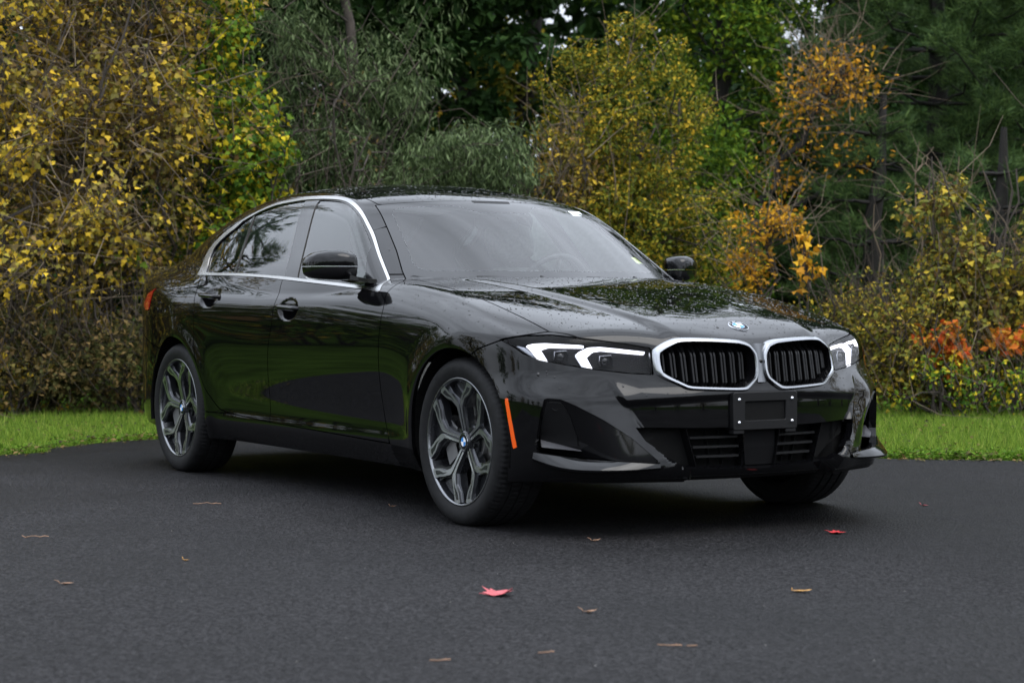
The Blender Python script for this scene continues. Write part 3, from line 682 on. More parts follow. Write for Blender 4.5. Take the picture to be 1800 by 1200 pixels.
# ------------------------------------------------------------------ bumper apertures
DUCT = mat('duct_black', (.006, .006, .0065), .35)
for s in (1, -1):
    d = empty('air_curtain'); d.parent = car; d.empty_display_size = .05
    V, T = cutout(GV, GT, [lambda V: trf(V)+.0005], lambda c: c[:, 0] > 1.7)
    zed = lambda y: np.interp(y, [.455, .55, .639, .727, .768, .813, .84], [.270, .368, .435, .489, .509, .514, .514])
    hole = lambda V: np.clip(zed(V[:, 1])-V[:, 2], 0, .22)*(.16+.26*sstep(.55, .74, V[:, 1]))
    dep = lambda V, N: V - np.array([1, .42, 0])*(.003+hole(V))[:, None]
    panel('recess', V, T, GLOSSB, d, sides=(s,), flange=.05, bend=dep)
    # tall duct mouth in the outer end
    P = [(.808, .500), (.767, .497), (.745, .455), (.722, .370), (.718, .330), (.820, .345), (.818, .42)]
    V, T = cutout(GV, GT, [lambda V: fpoly(V, P, 1.7)], lambda c: c[:, 0] > 1.7)
    panel('duct_mouth', V, T, DUCT, d, sides=(s,), flange=.01, bend=lambda V, N: V - np.array([1, .42, 0])*(hole(V)-.003)[:, None])
    mb = MB(); lo = []
    for t in np.linspace(0, 1, 9):
        y = .816-.105*t; zt = .358-.036*t; zb = .332-.012*t; x = float(nose_x([y], [zb])[0])
        lo.append([(x-.10, y-.04, zb), (x-.026, y-.006, zb), (x-.050, y-.016, zt), (x-.10, y-.04, zt)])
    mb.loft(lo, cap0=True, cap1=True); mb = mb if s > 0 else mb.mirror_y(); mb.build('vane', mat('satin_black_vane', (.05, .05, .055), .4), d)
    # blade along the lower edge: starts proud at the corner and dies out towards the centre
    tt = np.linspace(0, 1, 41); top = np.stack([Sp([(0, .842), (.3, .72), (.65, .59), (1, .465)])(tt), Sp([(0, .314), (.3, .292), (.65, .282), (1, .272)])(tt)], 1)
    bot = np.stack([top[:, 0], Sp([(0, .283), (.15, .254), (.45, .243), (.75, .246), (1, .255)])(tt)], 1)
    pr = Sp([(0, .004), (.14, .022), (.35, .030), (.7, .015), (1, .001)])(tt)
    smo = lambda v: np.polyval(np.polyfit(tt, v, 5), tt)
    xt = smo(nose_x(top[:, 0], top[:, 1])); xb = smo(nose_x(bot[:, 0], bot[:, 1]))
    nn = grad(f_all, np.stack([xt, top[:, 0], top[:, 1]], 1)); nn[:, 2] = 0; nn = np.stack([smo(nn[:, 0]), smo(nn[:, 1]), 0*tt], 1); nn /= np.linalg.norm(nn, axis=1)[:, None]
    A_ = np.stack([xt, top[:, 0], top[:, 1]], 1); B_ = np.stack([xb, bot[:, 0], bot[:, 1]], 1)
    mb = MB(); mb.loft([list(A_ - nn*.03), list(A_ + nn*.005), list(A_*.62+B_*.38 + nn*(.006+pr*.9)[:, None]), list(A_*.30+B_*.70 + nn*(.006+pr*1.35)[:, None]), list(A_*.12+B_*.88 + nn*(.004+pr*1.35)[:, None]), list(B_ + nn*(pr*.8)[:, None]), list(B_ - nn*.03)], closed=False)
    if s > 0: mb.build('blade', PAINT, d, angle=25)
    else: mb.mirror_y().build('blade', PAINT, d, angle=25)
    mb = MB(); xq = float(nose_x([.778], [.480])[0]); c0 = np.array([xq-.018, .775, .480]); nv = np.array([.8, .6, 0]); u = np.array([-.6, .8, 0]); w = np.array([0, 0, 1.]); a = np.linspace(0, 2*math.pi, 15)[:-1]
    cl = lambda r, dd: [c0 + r*(math.cos(t)*u+math.sin(t)*w)+nv*dd for t in a]
    mb.loft([cl(.014, -.01), cl(.014, .004), cl(.011, .005), cl(.009, .002)], cap1=True); mb = mb if s > 0 else mb.mirror_y(); mb.build('parking_sensor', PLASTIC, d, angle=30)
li = empty('lower_intake'); li.parent = car; li.empty_display_size = .05
def fx(y, z, d=0.): return float(front_x(np.array([abs(y)]), np.array([z]))[0]) + d
mb = MB(); yy = np.linspace(-.53, .53, 25); mb.loft([[(fx(y, .3, -.09), y, z) for y in yy] for z in (.23, .41)], closed=False); mb.build('backing', MATTE, li)
def bar_yz(pts, d, t, m, name, dep=.03):
    mb = MB(); lo = []
    for (y, z) in pts:
        x = fx(y, z, d); lo.append([(x-dep, y, z-t), (x, y, z-t), (x, y, z+t), (x-dep, y, z+t)])
    mb.loft(lo, cap0=True, cap1=True); return mb.build(name, m, li)
for s in (1, -1):
    for zq, y0, y1 in ((.362, .10, .305), (.326, .095, .290), (.290, .092, .275)):
        bar_yz([(s*(y0+(y1-y0)*t), zq) for t in np.linspace(0, 1, 7)], -.030, .0042, PLASTIC, 'slat')
    for yv in (.155, .21): bar_yz([(s*(yv+.012), .39), (s*(yv-.012), .26)], -.055, .003, PLASTIC, 'rib', .02)
    # side pocket of the intake and its slanted edge
    mb = MB(); q_ = [(.330, .396), (.505, .398), (.478, .352), (.405, .298), (.352, .262), (.285, .258)]
    mb.add([(fx(a, b, -.055), s*a, b) for a, b in q_], [list(range(6)) if s > 0 else list(range(6))[::-1]]); mb.build('pocket', MATTE, li)
    bar_yz([(s*.330, .397), (s*.285, .256)], -.012, .0028, GLOSSB, 'edge_fin', .05)
    bar_yz([(s*.090, .385), (s*.070, .252)], -.012, .0028, GLOSSB, 'edge_fin', .05)
mb = MB(); mb.loft([[(fx(y, z, -.028), y, z) for y in np.linspace(-.078, .078, 7)] for z in (.252, .32, .397)], closed=False); mb.build('radar_cover', mat('radar_cover_black', (.004, .004, .0045), .7, spec=.1), li)
# front lip under the intake
mb = MB(); yy = np.linspace(-.80, .80, 41)
xn = nose_x(np.abs(yy), .236)
mb.loft([list(zip(xn-.05, yy, 0*yy+.226)), list(zip(xn-.006, yy, 0*yy+.219)), list(zip(xn-.03, yy, 0*yy+.203)), list(zip(xn-.14, yy, 0*yy+.196))], closed=False)
mb.build('front_lip', PLASTIC, car, angle=30)

# ------------------------------------------------------------------ number plate bracket
pb = empty('number_plate_bracket'); pb.parent = car; pb.empty_display_size = .05
x0 = 2.214
def rect(w, h, r=.01, n=4):
    o = []
    for cx, cy, a0 in ((w-r, h-r, 0), (-w+r, h-r, 90), (-w+r, -h+r, 180), (w-r, -h+r, 270)):
        for k in range(n): a = R(a0+90*k/(n-1)); o.append((cx+r*math.cos(a), cy+r*math.sin(a)))
    return o
zc = .459
lp = lambda P, x: [(x, a, zc+b) for a, b in P]
o_, i_ = rect(.155, .071), rect(.098, .036, .006)
mb = MB(); mb.loft([lp(o_, x0-.05), lp(o_, x0-.002), lp(rect(.153, .069), x0), lp([(a, b) for a, b in rect(.100, .038, .006)], x0), lp(i_, x0-.003), lp(i_, x0-.012)])
mb.build('plate_frame', PLASTIC, pb, angle=30)
mb = MB(); q_ = [(x0-.0085, a, zc+b) for a, b in i_]; mb.add(q_, [list(range(len(q_)))]); mb.build('opening', MATTE, pb)
for sy in (-1, 1):
    mb = MB(); mb.box((x0-.02, sy*.125, zc-.078), (.035, .05, .016), bev=.003); mb.build('tab', PLASTIC, pb)
    for sz in (-1, 1):
        mb = MB(); a = np.linspace(0, 2*math.pi, 13)[:-1]; cy, cz = sy*.128, zc+sz*.043
        cl = lambda r, d: [(x0+d, cy+r*math.cos(t), cz+r*math.sin(t)) for t in a]
        mb.loft([cl(.0075, -.004), cl(.0075, .002), cl(.005, .005), cl(.002, .006)], cap1=True); mb.build('screw', SILVER, pb, angle=40)

# ------------------------------------------------------------------ roundel emblem
def roundel(name, c, nv, up, rad, parent, letters=True):
    c = np.array(c, float); nv = np.array(nv, float); nv /= np.linalg.norm(nv); up = np.array(up, float)
    w = up - nv*(up@nv); w /= np.linalg.norm(w); u = np.cross(w, nv)
    e = empty(name) if False else None
    a = np.linspace(0, 2*math.pi, 41)[:-1]
    cl = lambda r, d: [tuple(c + r*(math.cos(t)*u+math.sin(t)*w)+nv*d) for t in a]
    mb = MB(); mb.loft([cl(rad*.955, .0018), cl(rad*.60, .0026)]); k = mb.build(name, mat('roundel_black', (.004, .004, .005), .5, spec=.12), parent, smooth=True)
    mb = MB(); mb.loft([cl(rad, -.004), cl(rad, .0018), cl(rad*.985, .0028), cl(rad*.955, .0028), cl(rad*.95, .0016)]); mb.build('outer_ring', SILVER, k, angle=40)
    mb = MB(); mb.loft([cl(rad*.61, .0024), cl(rad*.60, .0034), cl(rad*.57, .0034), cl(rad*.565, .002)]); mb.build('inner_ring', SILVER, k, angle=40)
    for q in range(4):
        t = np.linspace(q*math.pi/2, (q+1)*math.pi/2, 9)
        P = [tuple(c+nv*.0027)] + [tuple(c + rad*.57*(math.cos(z)*u+math.sin(z)*w)+nv*.0027) for z in t]
        MB().add(P, [list(range(len(P)))]).build('quadrant', BLUEP if q in (1, 3) else WHITEP, k)
    if letters:
        for ch, ang in (('B', 140), ('M', 90), ('W', 40)):
            cu = bpy.data.curves.new('letter', 'FONT'); cu.body = ch; cu.size = rad*.34; cu.align_x = 'CENTER'; cu.align_y = 'CENTER'; cu.extrude = .0003
            to = bpy.data.objects.new('letter', cu); COL.objects.link(to)
            me = bpy.data.meshes.new_from_object(to.evaluated_get(bpy.context.evaluated_depsgraph_get())); COL.objects.unlink(to); bpy.data.objects.remove(to)
            t = R(ang); rd = math.cos(t)*u+math.sin(t)*w; tg = np.cross(rd, nv)
            Mx = Matrix(((tg[0], rd[0], nv[0], 0), (tg[1], rd[1], nv[1], 0), (tg[2], rd[2], nv[2], 0), (0, 0, 0, 1)))
            p = c + rd*rad*.765 + nv*.0026; Mx.translation = Vector(p); me.transform(Mx); me.materials.clear(); me.materials.append(WHITEP)
            link('letter', me, k)
    return k
xe = 2.045; ze = float(hood_z(np.array([xe]), np.array([0.]))[0])
pe = np.array([[xe, 0, ze]])
for _ in range(6): pe = pe - grad(f_all, pe)*f_all(*pe.T)[:, None]
roundel('emblem', pe[0]+grad(f_all, pe)[0]*.002, grad(f_all, pe)[0], (-1, 0, .4), .041, car)

# ------------------------------------------------------------------ door handles and mirrors
for s, fd, rd in ((1, fdoors[0], rdoors[0]), (-1, fdoors[1], rdoors[1])):
    for (px, pz), par in zip(PODS, (fd, rd)):
        t = np.linspace(-.118, .112, 17); mb = MB(); loops = []
        for q in t:
            x, z = px+q-.008, pz+.004-q*.045; y = float(W_(np.array([x]))[0]) + float(UPP(np.array([z-float(ZS(np.array([x]))[0])]))[0]) + .006 - .02*max(0, abs(q)-.085)/.03
            hz = .0125*(1-.25*(abs(q)/.118)**2)
            loops.append([(x, y+.014, z-hz*.5), (x, y+.016, z), (x, y+.012, z+hz*.7), (x, y+.002, z+hz), (x, y-.010, z+hz*.4), (x, y-.010, z-hz*.6), (x, y+.004, z-hz)])
        mb.loft(loops, cap0=True, cap1=True); mb = mb if s > 0 else mb.mirror_y(); mb.build('handle', PAINT, par, smooth=True)
for s in (1, -1):
    me_ = empty('door_mirror'); me_.parent = car; me_.empty_display_size = .05
    # housing as stacked outlines from the foot side to the outer tip
    secs = []   # y, x centre, z centre, half depth, half height
    for y, xc, zc_, hx, hz in ((.846, .455, 1.018, .012, .030), (.852, .455, 1.018, .060, .055), (.870, .453, 1.020, .078, .0635), (.92, .440, 1.023, .082, .0665), (.97, .420, 1.024, .076, .0635), (1.008, .400, 1.022, .062, .055), (1.030, .382, 1.020, .042, .040), (1.038, .370, 1.018, .016, .017)):
        a = np.linspace(0, 2*math.pi, 33)[:-1]; ex = .62
        secs.append([(xc + hx*np.sign(math.cos(t))*abs(math.cos(t))**ex, y, zc_ + hz*np.sign(math.sin(t))*abs(math.sin(t))**ex*(1 if math.sin(t) > 0 else .98)) for t in a])
    zsp = 1.022
    for nm, up, m, k in (('mirror_cap', 1, PAINT, 1.0), ('mirror_base', -1, GLOSSB, .955)):
        mb = MB(); S2 = []
        for sec in secs:
            c = np.mean(sec, 0); q = [(c[0]+(p[0]-c[0])*k, p[1], zsp+(max(p[2]-zsp, 0) if up > 0 else min(p[2]-zsp, -.004))*k) for p in sec]; S2.append(q)
        mb.loft(S2, cap0=True, cap1=True); mb = mb if s > 0 else mb.mirror_y(); mb.build(nm, m, me_, angle=50)
    mb = MB(); cx = .365
    gl_ = [(cx+.003-(y-.95)*.35, y, z) for y, z in [(a+.952, b+1.010) for a, b in rect(.070, .046, .025, 5)]]; mb.add(gl_, [list(range(len(gl_)))]); mb = mb if s > 0 else mb.mirror_y(); mb.build('mirror_glass', SILVER, me_)
    mb = MB(); lo = []
    for y, x, z, a, b in ((.80, .545, .955, .045, .016), (.835, .530, .958, .045, .015), (.862, .49, .966, .05, .014), (.89, .465, .975, .05, .014)):
        lo.append([(x-a, y, z-b), (x+a, y, z-b*.6), (x+a, y, z+b*.6), (x-a, y, z+b)])
    mb.loft(lo, cap0=True, cap1=True); mb = mb if s > 0 else mb.mirror_y(); mb.build('mirror_foot', GLOSSB, me_)

# ------------------------------------------------------------------ wheels
def make_wheel(s, cx, name='wheel'):
    """s = side (+1 left, -1 right); d is measured outwards from the outer tyre plane"""
    w = empty(name, (cx, 0, 0)); w.parent = car; w.empty_display_size = .05
    YO = .893; cz = .325
    def P(r, t, d): return (r*math.cos(t), s*(YO+d), cz + r*math.sin(t))
    NS = 288; a = np.linspace(0, 2*math.pi, NS+1)[:-1]
    prof = [(.238, -.030), (.243, -.014), (.252, -.0095), (.262, -.0055), (.275, -.0015), (.290, 0), (.305, -.003), (.3165, -.010), (.3235, -.019), (.3275, -.030), (.3295, -.044),
            (.3300, -.062), (.3235, -.064), (.3235, -.071), (.3303, -.073), (.3308, -.108), (.3240, -.110), (.3240, -.117), (.3308, -.119), (.3303, -.152), (.3235, -.154), (.3235, -.161), (.3300, -.163),
            (.3295, -.181), (.3275, -.195), (.3235, -.206), (.3165, -.215), (.290, -.225), (.262, -.219), (.243, -.211), (.236, -.20)]
    V = []; F = []
    for j, t in enumerate(a):
        for i, (r, d) in enumerate(prof):
            rr = r
            if i in (8, 9, 10, 23, 24, 25) and j % 3 == 0: rr -= .0032
            if i == 7 and j % 3 == 0: rr -= .001
            if i in (11, 14, 15, 18, 19, 22) and j % 3 == (1 if i < 17 else 2): rr -= .002
            V.append(P(rr, t, d))
    n = len(prof)
    for j in range(NS):
        for i in range(n-1):
            q = [j*n+i, j*n+i+1, ((j+1) % NS)*n+i+1, ((j+1) % NS)*n+i]; F.append(q if s > 0 else q[::-1])
    # the tyre flattens a little where it stands on the ground
    V = [(x, y, max(z, .001)) for x, y, z in V]
    o = mesh_np('tyre', np.array(V), F, RUBBER, w); o.data.set_sharp_from_angle(angle=R(28))
    # rim lip and barrel
    m = 96; a2 = np.linspace(0, 2*math.pi, m+1)[:-1]
    mb = MB(); mb.loft([[P(r, t, d) for t in a2] for r, d in ((.2435, -.016), (.2515, -.0105), (.2490, -.0080), (.2420, -.0095), (.2400, -.018))])
    mb.build('rim_lip', mat('rim_lip_alloy', (.20, .205, .215), .28, 1), w, smooth=True)
    mb = MB(); mb.loft([[P(r, t, d) for t in a2] for r, d in ((.2405, -.017), (.234, -.040), (.226, -.075), (.222, -.14), (.228, -.19), (.245, -.205))]); mb.build('rim_barrel', DARKMET, w, smooth=True)
    mb = MB(); mb.loft([[P(r, t, d) for t in a2[::2]] for r, d in ((.165, -.10), (.165, -.088), (.095, -.088), (.088, -.072), (.03, -.070))]); mb.build('brake_disc', STEEL, w, angle=35)
    mb = MB(); ca = np.linspace(R(150), R(215), 9); mb.loft([[P(r, t, d) for t in ca] for r, d in ((.10, -.055), (.175, -.052), (.185, -.070), (.185, -.115))], closed=False); mb.build('brake_caliper', mat('caliper_grey', (.16, .16, .16), .45, .3), w, angle=40)
    mb = MB(); mb.loft([[P(r, t, d) for t in a2[::4]] for r, d in ((.235, -.16), (.05, -.16), (.02, -.16))]); mb.build('back_plate', MATTE, w)
    A0 = R(97)
    def pol(poly, ang, dfun, thick, mb):
        """extrude polygon given as (u radial, v tangential) around angle ang; dfun(u) outer depth"""
        top = []; bot = []
        for u_, v_ in poly:
            r = math.hypot(u_, v_); t = ang + math.atan2(v_, u_)
            top.append(P(r, t, dfun(r))); bot.append(P(r*1.0, t, dfun(r)-thick))
        k = len(poly); f = [list(range(k))] + [[k+i for i in range(k)][::-1]] + [[(i+1) % k, i, k+i, k+(i+1) % k] for i in range(k)]
        if s > 0: f = [q[::-1] for q in f]
        mb.add(top+bot, f)
    df = lambda r: np.interp(r, [0, .05, .11, .18, .245], [-.040, -.036, -.026, -.017, -.0095])
    dk = lambda r: df(r) - .013
    for k in range(5):
        t = A0 + k*2*math.pi/5
        # arm body in dark paint: wide web that forks to the rim
        mb = MB()
        pol([(.03, -.020), (.085, -.024), (.130, -.030), (.160, -.066), (.174, -.100), (.200, -.131), (.222, -.105), (.232, -.072), (.195, -.045), (.165, 0), (.195, .045), (.232, .072), (.222, .105), (.200, .131), (.174, .100), (.160, .066), (.130, .030), (.085, .024), (.03, .020)], t, dk, .032, mb)
        mb.build('spoke', DARKMET, w, angle=30)
        mb = MB(); pol([(.150, -.010), (.205, -.060), (.236, -.060), (.2445, -.020), (.2445, .020), (.236, .060), (.205, .060), (.150, .010)], t, lambda r: df(r)-.030, .02, mb)
        mb.build('spoke_web', DARKMET, w)
        # machined faces: paired stem strips, stepped fork branches
        for g in (-1, 1):
            mb = MB()
            f1 = [(.042, .0040), (.042, .0130), (.105, .0155), (.136, .0200), (.166, .0480), (.178, .0850), (.203, .1200), (.2185, .1090), (.2265, .0880), (.204, .0660), (.190, .0440), (.160, .0100), (.146, .0040)]
            f1 = [(u_, v_*g) for u_, v_ in f1]
            if g < 0: f1 = f1[::-1]
            pol(f1, t, df, .016, mb); mb.build('spoke_face', MACH, w)
            f2 = np.array([(.150, .0200), (.172, .0480), (.184, .0840), (.203, .1110), (.2120, .1040), (.2180, .0890), (.196, .0670), (.180, .0440)]); f2 = f2.mean(0) + (f2-f2.mean(0))*np.array([.72, .80])
            f2 = [(u_, v_*g) for u_, v_ in f2]
            if g < 0: f2 = f2[::-1]
            mb = MB(); pol(f2, t, lambda r: df(r)+.0008, .004, mb); mb.build('spoke_inset', DARKMET, w)
        # wheel bolts between the arms
        t2 = t + math.pi/5
        mb = MB(); b5 = [P(.056+.0085*math.cos(q), t2+.0085/.056*math.sin(q), -.043) for q in np.linspace(0, 2*math.pi, 7)[:-1]]
        b6 = [P(.056+.0085*math.cos(q), t2+.0085/.056*math.sin(q), -.058) for q in np.linspace(0, 2*math.pi, 7)[:-1]]
        mb.loft([b6, b5], cap1=True); mb.build('wheel_bolt', DARKMET, w)
    mb = MB(); mb.loft([[P(r, q, d) for q in a2[::4]] for r, d in ((.075, -.085), (.072, -.060), (.046, -.050), (.042, -.036), (.036, -.032), (.033, -.034))], cap1=True); mb.build('hub', DARKMET, w, angle=30)
    roundel('hub_cap', (0, s*(YO-.0335), cz), (0, s, 0), (0, 0, 1), .0315, w, letters=False) if False else None
    return w
wheels = []
for s in (-1, 1):
    for cx in (AX, -AX):
        w = make_wheel(s, cx); wheels.append(w)
        k = roundel('hub_cap', (cx, s*(.893-.0325), .325), (0, s, 0), (0, 0, 1), .031, car, letters=False)
        k.parent = w; k.matrix_parent_inverse = Matrix.Translation((-cx, 0, 0))
# ------------------------------------------------------------------ cabin
def rbox_loft(secs, n=20, ex=.5):
    """secs: list of (centre(3), half width y, half depth along dirn, dirn(3))"""
    loops = []
    for c, hy, hd, dv in secs:
        c = np.array(c, float); dv = np.array(dv, float); l = []
        for t in np.linspace(0, 2*math.pi, n+1)[:-1]:
            ct, st = math.cos(t), math.sin(t)
            l.append(tuple(c + np.array([0, 1, 0])*hy*np.sign(ct)*abs(ct)**ex + dv*hd*np.sign(st)*abs(st)**ex))
        loops.append(l)
    return loops
for y0 in (-.37, .37):
    st_ = empty('front_seat'); st_.parent = car; st_.empty_display_size = .05
    mb = MB(); up = np.array([-.32, 0, .947]); dv = (.947, 0, .32); b0 = np.array([.02, y0, .42])
    mb.loft(rbox_loft([(b0 + up*t, hy, hd, dv) for t, hy, hd in ((0, .20, .05), (.04, .235, .07), (.3, .245, .075), (.5, .225, .065), (.60, .18, .055), (.64, .12, .03))]), cap0=True, cap1=True); mb.build('backrest', SEATM, st_, smooth=True)
    mb = MB(); h0 = b0 + up*.69 + np.array([.01, 0, 0])
    mb.loft(rbox_loft([(h0 + up*t, hy, hd, dv) for t, hy, hd in ((0, .07, .02), (.02, .115, .045), (.10, .13, .052), (.16, .12, .045), (.185, .08, .02))]), cap0=True, cap1=True); mb.build('headrest', SEATM, st_, smooth=True)
    mb = MB(); mb.box((.24, y0, .40), (.50, .48, .16), bev=.05); mb.build('cushion', SEATM, st_)
rs = empty('rear_bench'); rs.parent = car; rs.empty_display_size = .05
mb = MB(); up = np.array([-.40, 0, .916]); dv = (.916, 0, .40); b0 = np.array([-.86, 0, .42])
mb.loft(rbox_loft([(b0 + up*t, hy, hd, dv) for t, hy, hd in ((0, .60, .05), (.05, .62, .08), (.5, .60, .07), (.58, .55, .03))]), cap0=True, cap1=True); mb.build('backrest', SEATL, rs, smooth=True)
for y0 in (-.36, .36):
    mb = MB(); h0 = b0 + up*.60
    mb.loft(rbox_loft([(h0 + up*t, hy, hd, dv) for t, hy, hd in ((0, .08, .02), (.02, .12, .045), (.09, .125, .045), (.12, .08, .02))]), cap0=True, cap1=True); mb.build('headrest', SEATM, rs, smooth=True)
mb = MB(); ys = np.linspace(-.68, .68, 21)
prof = [(.78, .80), (.80, .93), (.70, .945), (.52, .955), (.40, .945), (.36, .90), (.36, .60)]
mb.loft([[(x - .28*y*y*(1 if x > .6 else .3), y, z - .01*(y/.68)**2) for y in ys] for x, z in prof], closed=False); mb.build('dashboard', CABIN, car, smooth=True)
sw = MB(); c = np.array([.16, .37, .92]); ax = np.array([-.90, 0, .43]); u = np.array([0, 1., 0]); w = np.cross(ax, u)
sw.tube([c + .182*(math.cos(t)*u + math.sin(t)*w) for t in np.linspace(0, 2*math.pi, 33)], .015, 8, cap=False)
for t in (0, math.pi, -math.pi/2): sw.tube([c - ax*.03, c + .175*(math.cos(t)*u + math.sin(t)*w)], .014, 6)
sw.build('steering_wheel', CABIN, car, smooth=True)
xm = lambda y, z: float(ws_x(np.array([y]), np.array([z]))[0])
mb = MB(); mb.box((xm(0, 1.255)-.10, 0, 1.235), (.03, .235, .065), rot=Matrix.Rotation(R(8), 3, 'Y'), bev=.018); mb.tube([(xm(0, 1.29)-.02, 0, 1.29), (xm(0, 1.255)-.09, 0, 1.25)], .012, 8); mb.build('interior_mirror', CABIN, car)
mb = MB(); mb.loft([[(xm(y, z)-.012, y, z) for y in np.linspace(-w_, w_, 7)] for z, w_ in ((1.335, .10), (1.29, .09), (1.255, .055), (1.235, .03))], closed=False); mb.build('sensor_housing', PLASTIC, car)
for y0, y1, z0, z1, m in ((.44, .53, 1.275, 1.300, WHITEP), (.565, .615, 1.045, 1.075, mat('pale_green_sticker', (.62, .66, .35), .6, var=.3, vscale=90))):
    mb = MB(); mb.loft([[(xm(y, z)-.005, y, z) for y in np.linspace(y0, y1, 5)] for z in (z0, z1)], closed=False); mb.build('sticker', m, car)
for ya, yb, za, zb in ((.60, .10, .966, .974), (.06, -.42, .966, .974)):
    mb = MB(); pts = [np.array([xm(y, z)+.012, y, z]) for y, z in zip(np.linspace(ya, yb, 9), np.linspace(za, zb, 9))]
    mb.tube(pts, .006, 6); mb.tube([pts[0] + np.array([.05, 0, -.04]), (pts[3]+pts[4])/2 + np.array([.008, 0, .006])], .007, 6); mb.build('wiper', PLASTIC, car)
V = np.concatenate([ROOM[0], SUNM[0]]); T = np.concatenate([ROOM[1], SUNM[1]+len(ROOM[0])]); panel('headliner', V, T, HEADL, car, join=True, off=-.034, flange=0)
mb = MB(); mb.box((-2.15+.4, 0, .99), (.45, 1.1, .02)); mb.build('parcel_shelf', CABIN, car)
# exhaust-side detail and mud flap strip under the rocker
# ------------------------------------------------------------------ rain beads on the upward surfaces
rng = np.random.default_rng(5)
def scatter(meshes, n, nzmin):
    P = []; 
    A = []
    for (V, T), wgt in meshes:
        a = np.linalg.norm(np.cross(V[T[:, 1]]-V[T[:, 0]], V[T[:, 2]]-V[T[:, 0]]), axis=1)*wgt; A.append((V, T, a))
    tot = sum(a.sum() for _, _, a in A)
    for V, T, a in A:
        k = int(n*a.sum()/tot); i = rng.choice(len(T), k, p=a/a.sum()); r1 = np.sqrt(rng.random(k)); r2 = rng.random(k)
        p = V[T[i, 0]]*(1-r1)[:, None] + V[T[i, 1]]*(r1*(1-r2))[:, None] + V[T[i, 2]]*(r1*r2)[:, None]; P.append(p)
    P = np.concatenate(P); P[:, 1] *= rng.choice([-1, 1], len(P)); N = grad(f_all, P); k = N[:, 2] > nzmin
    return P[k], N[k]
P, N = scatter([(HOODM, 1.0), (FENM, .8), (ROOM, 1.2), (SUNM, 1.2), (BUMM, .35), (SIDM, .25)], 7500, .16)
sz = np.clip(rng.lognormal(math.log(.0018), .42, len(P)), .001, .0065)
ref = np.tile(np.array([0, 1., 0]), (len(P), 1)); U = np.cross(ref, N); U /= np.linalg.norm(U, axis=1)[:, None]; Wv = np.cross(N, U)
rings = [(1.0, -.05), (.82, .32), (.42, .52)]; k = 6; st_ = 1+rng.random(len(P))*.5
Vd = []
for r, hgt in rings:
    for j in range(k):
        t = 2*math.pi*j/k
        Vd.append(P + (U*(math.cos(t)*r*sz*st_)[:, None]) + Wv*(math.sin(t)*r*sz)[:, None] + N*(hgt*sz)[:, None])
Vd.append(P + N*(.60*sz)[:, None]); Vd = np.stack(Vd, 1); nv = Vd.shape[1]
f = []
for i in range(2):
    for j in range(k): f += [(i*k+j, i*k+(j+1) % k, (i+1)*k+(j+1) % k), (i*k+j, (i+1)*k+(j+1) % k, (i+1)*k+j)]
for j in range(k): f.append((2*k+j, 2*k+(j+1) % k, 3*k))
f = np.array(f); F = (f[None] + (np.arange(len(P))*nv)[:, None, None]).reshape(-1, 3)
o = mesh_np('rain_droplets', Vd.reshape(-1, 3), F, mat('rain_water', (.006, .006, .007), .03, 0, 0, .5), car); tag(o, kind='stuff')
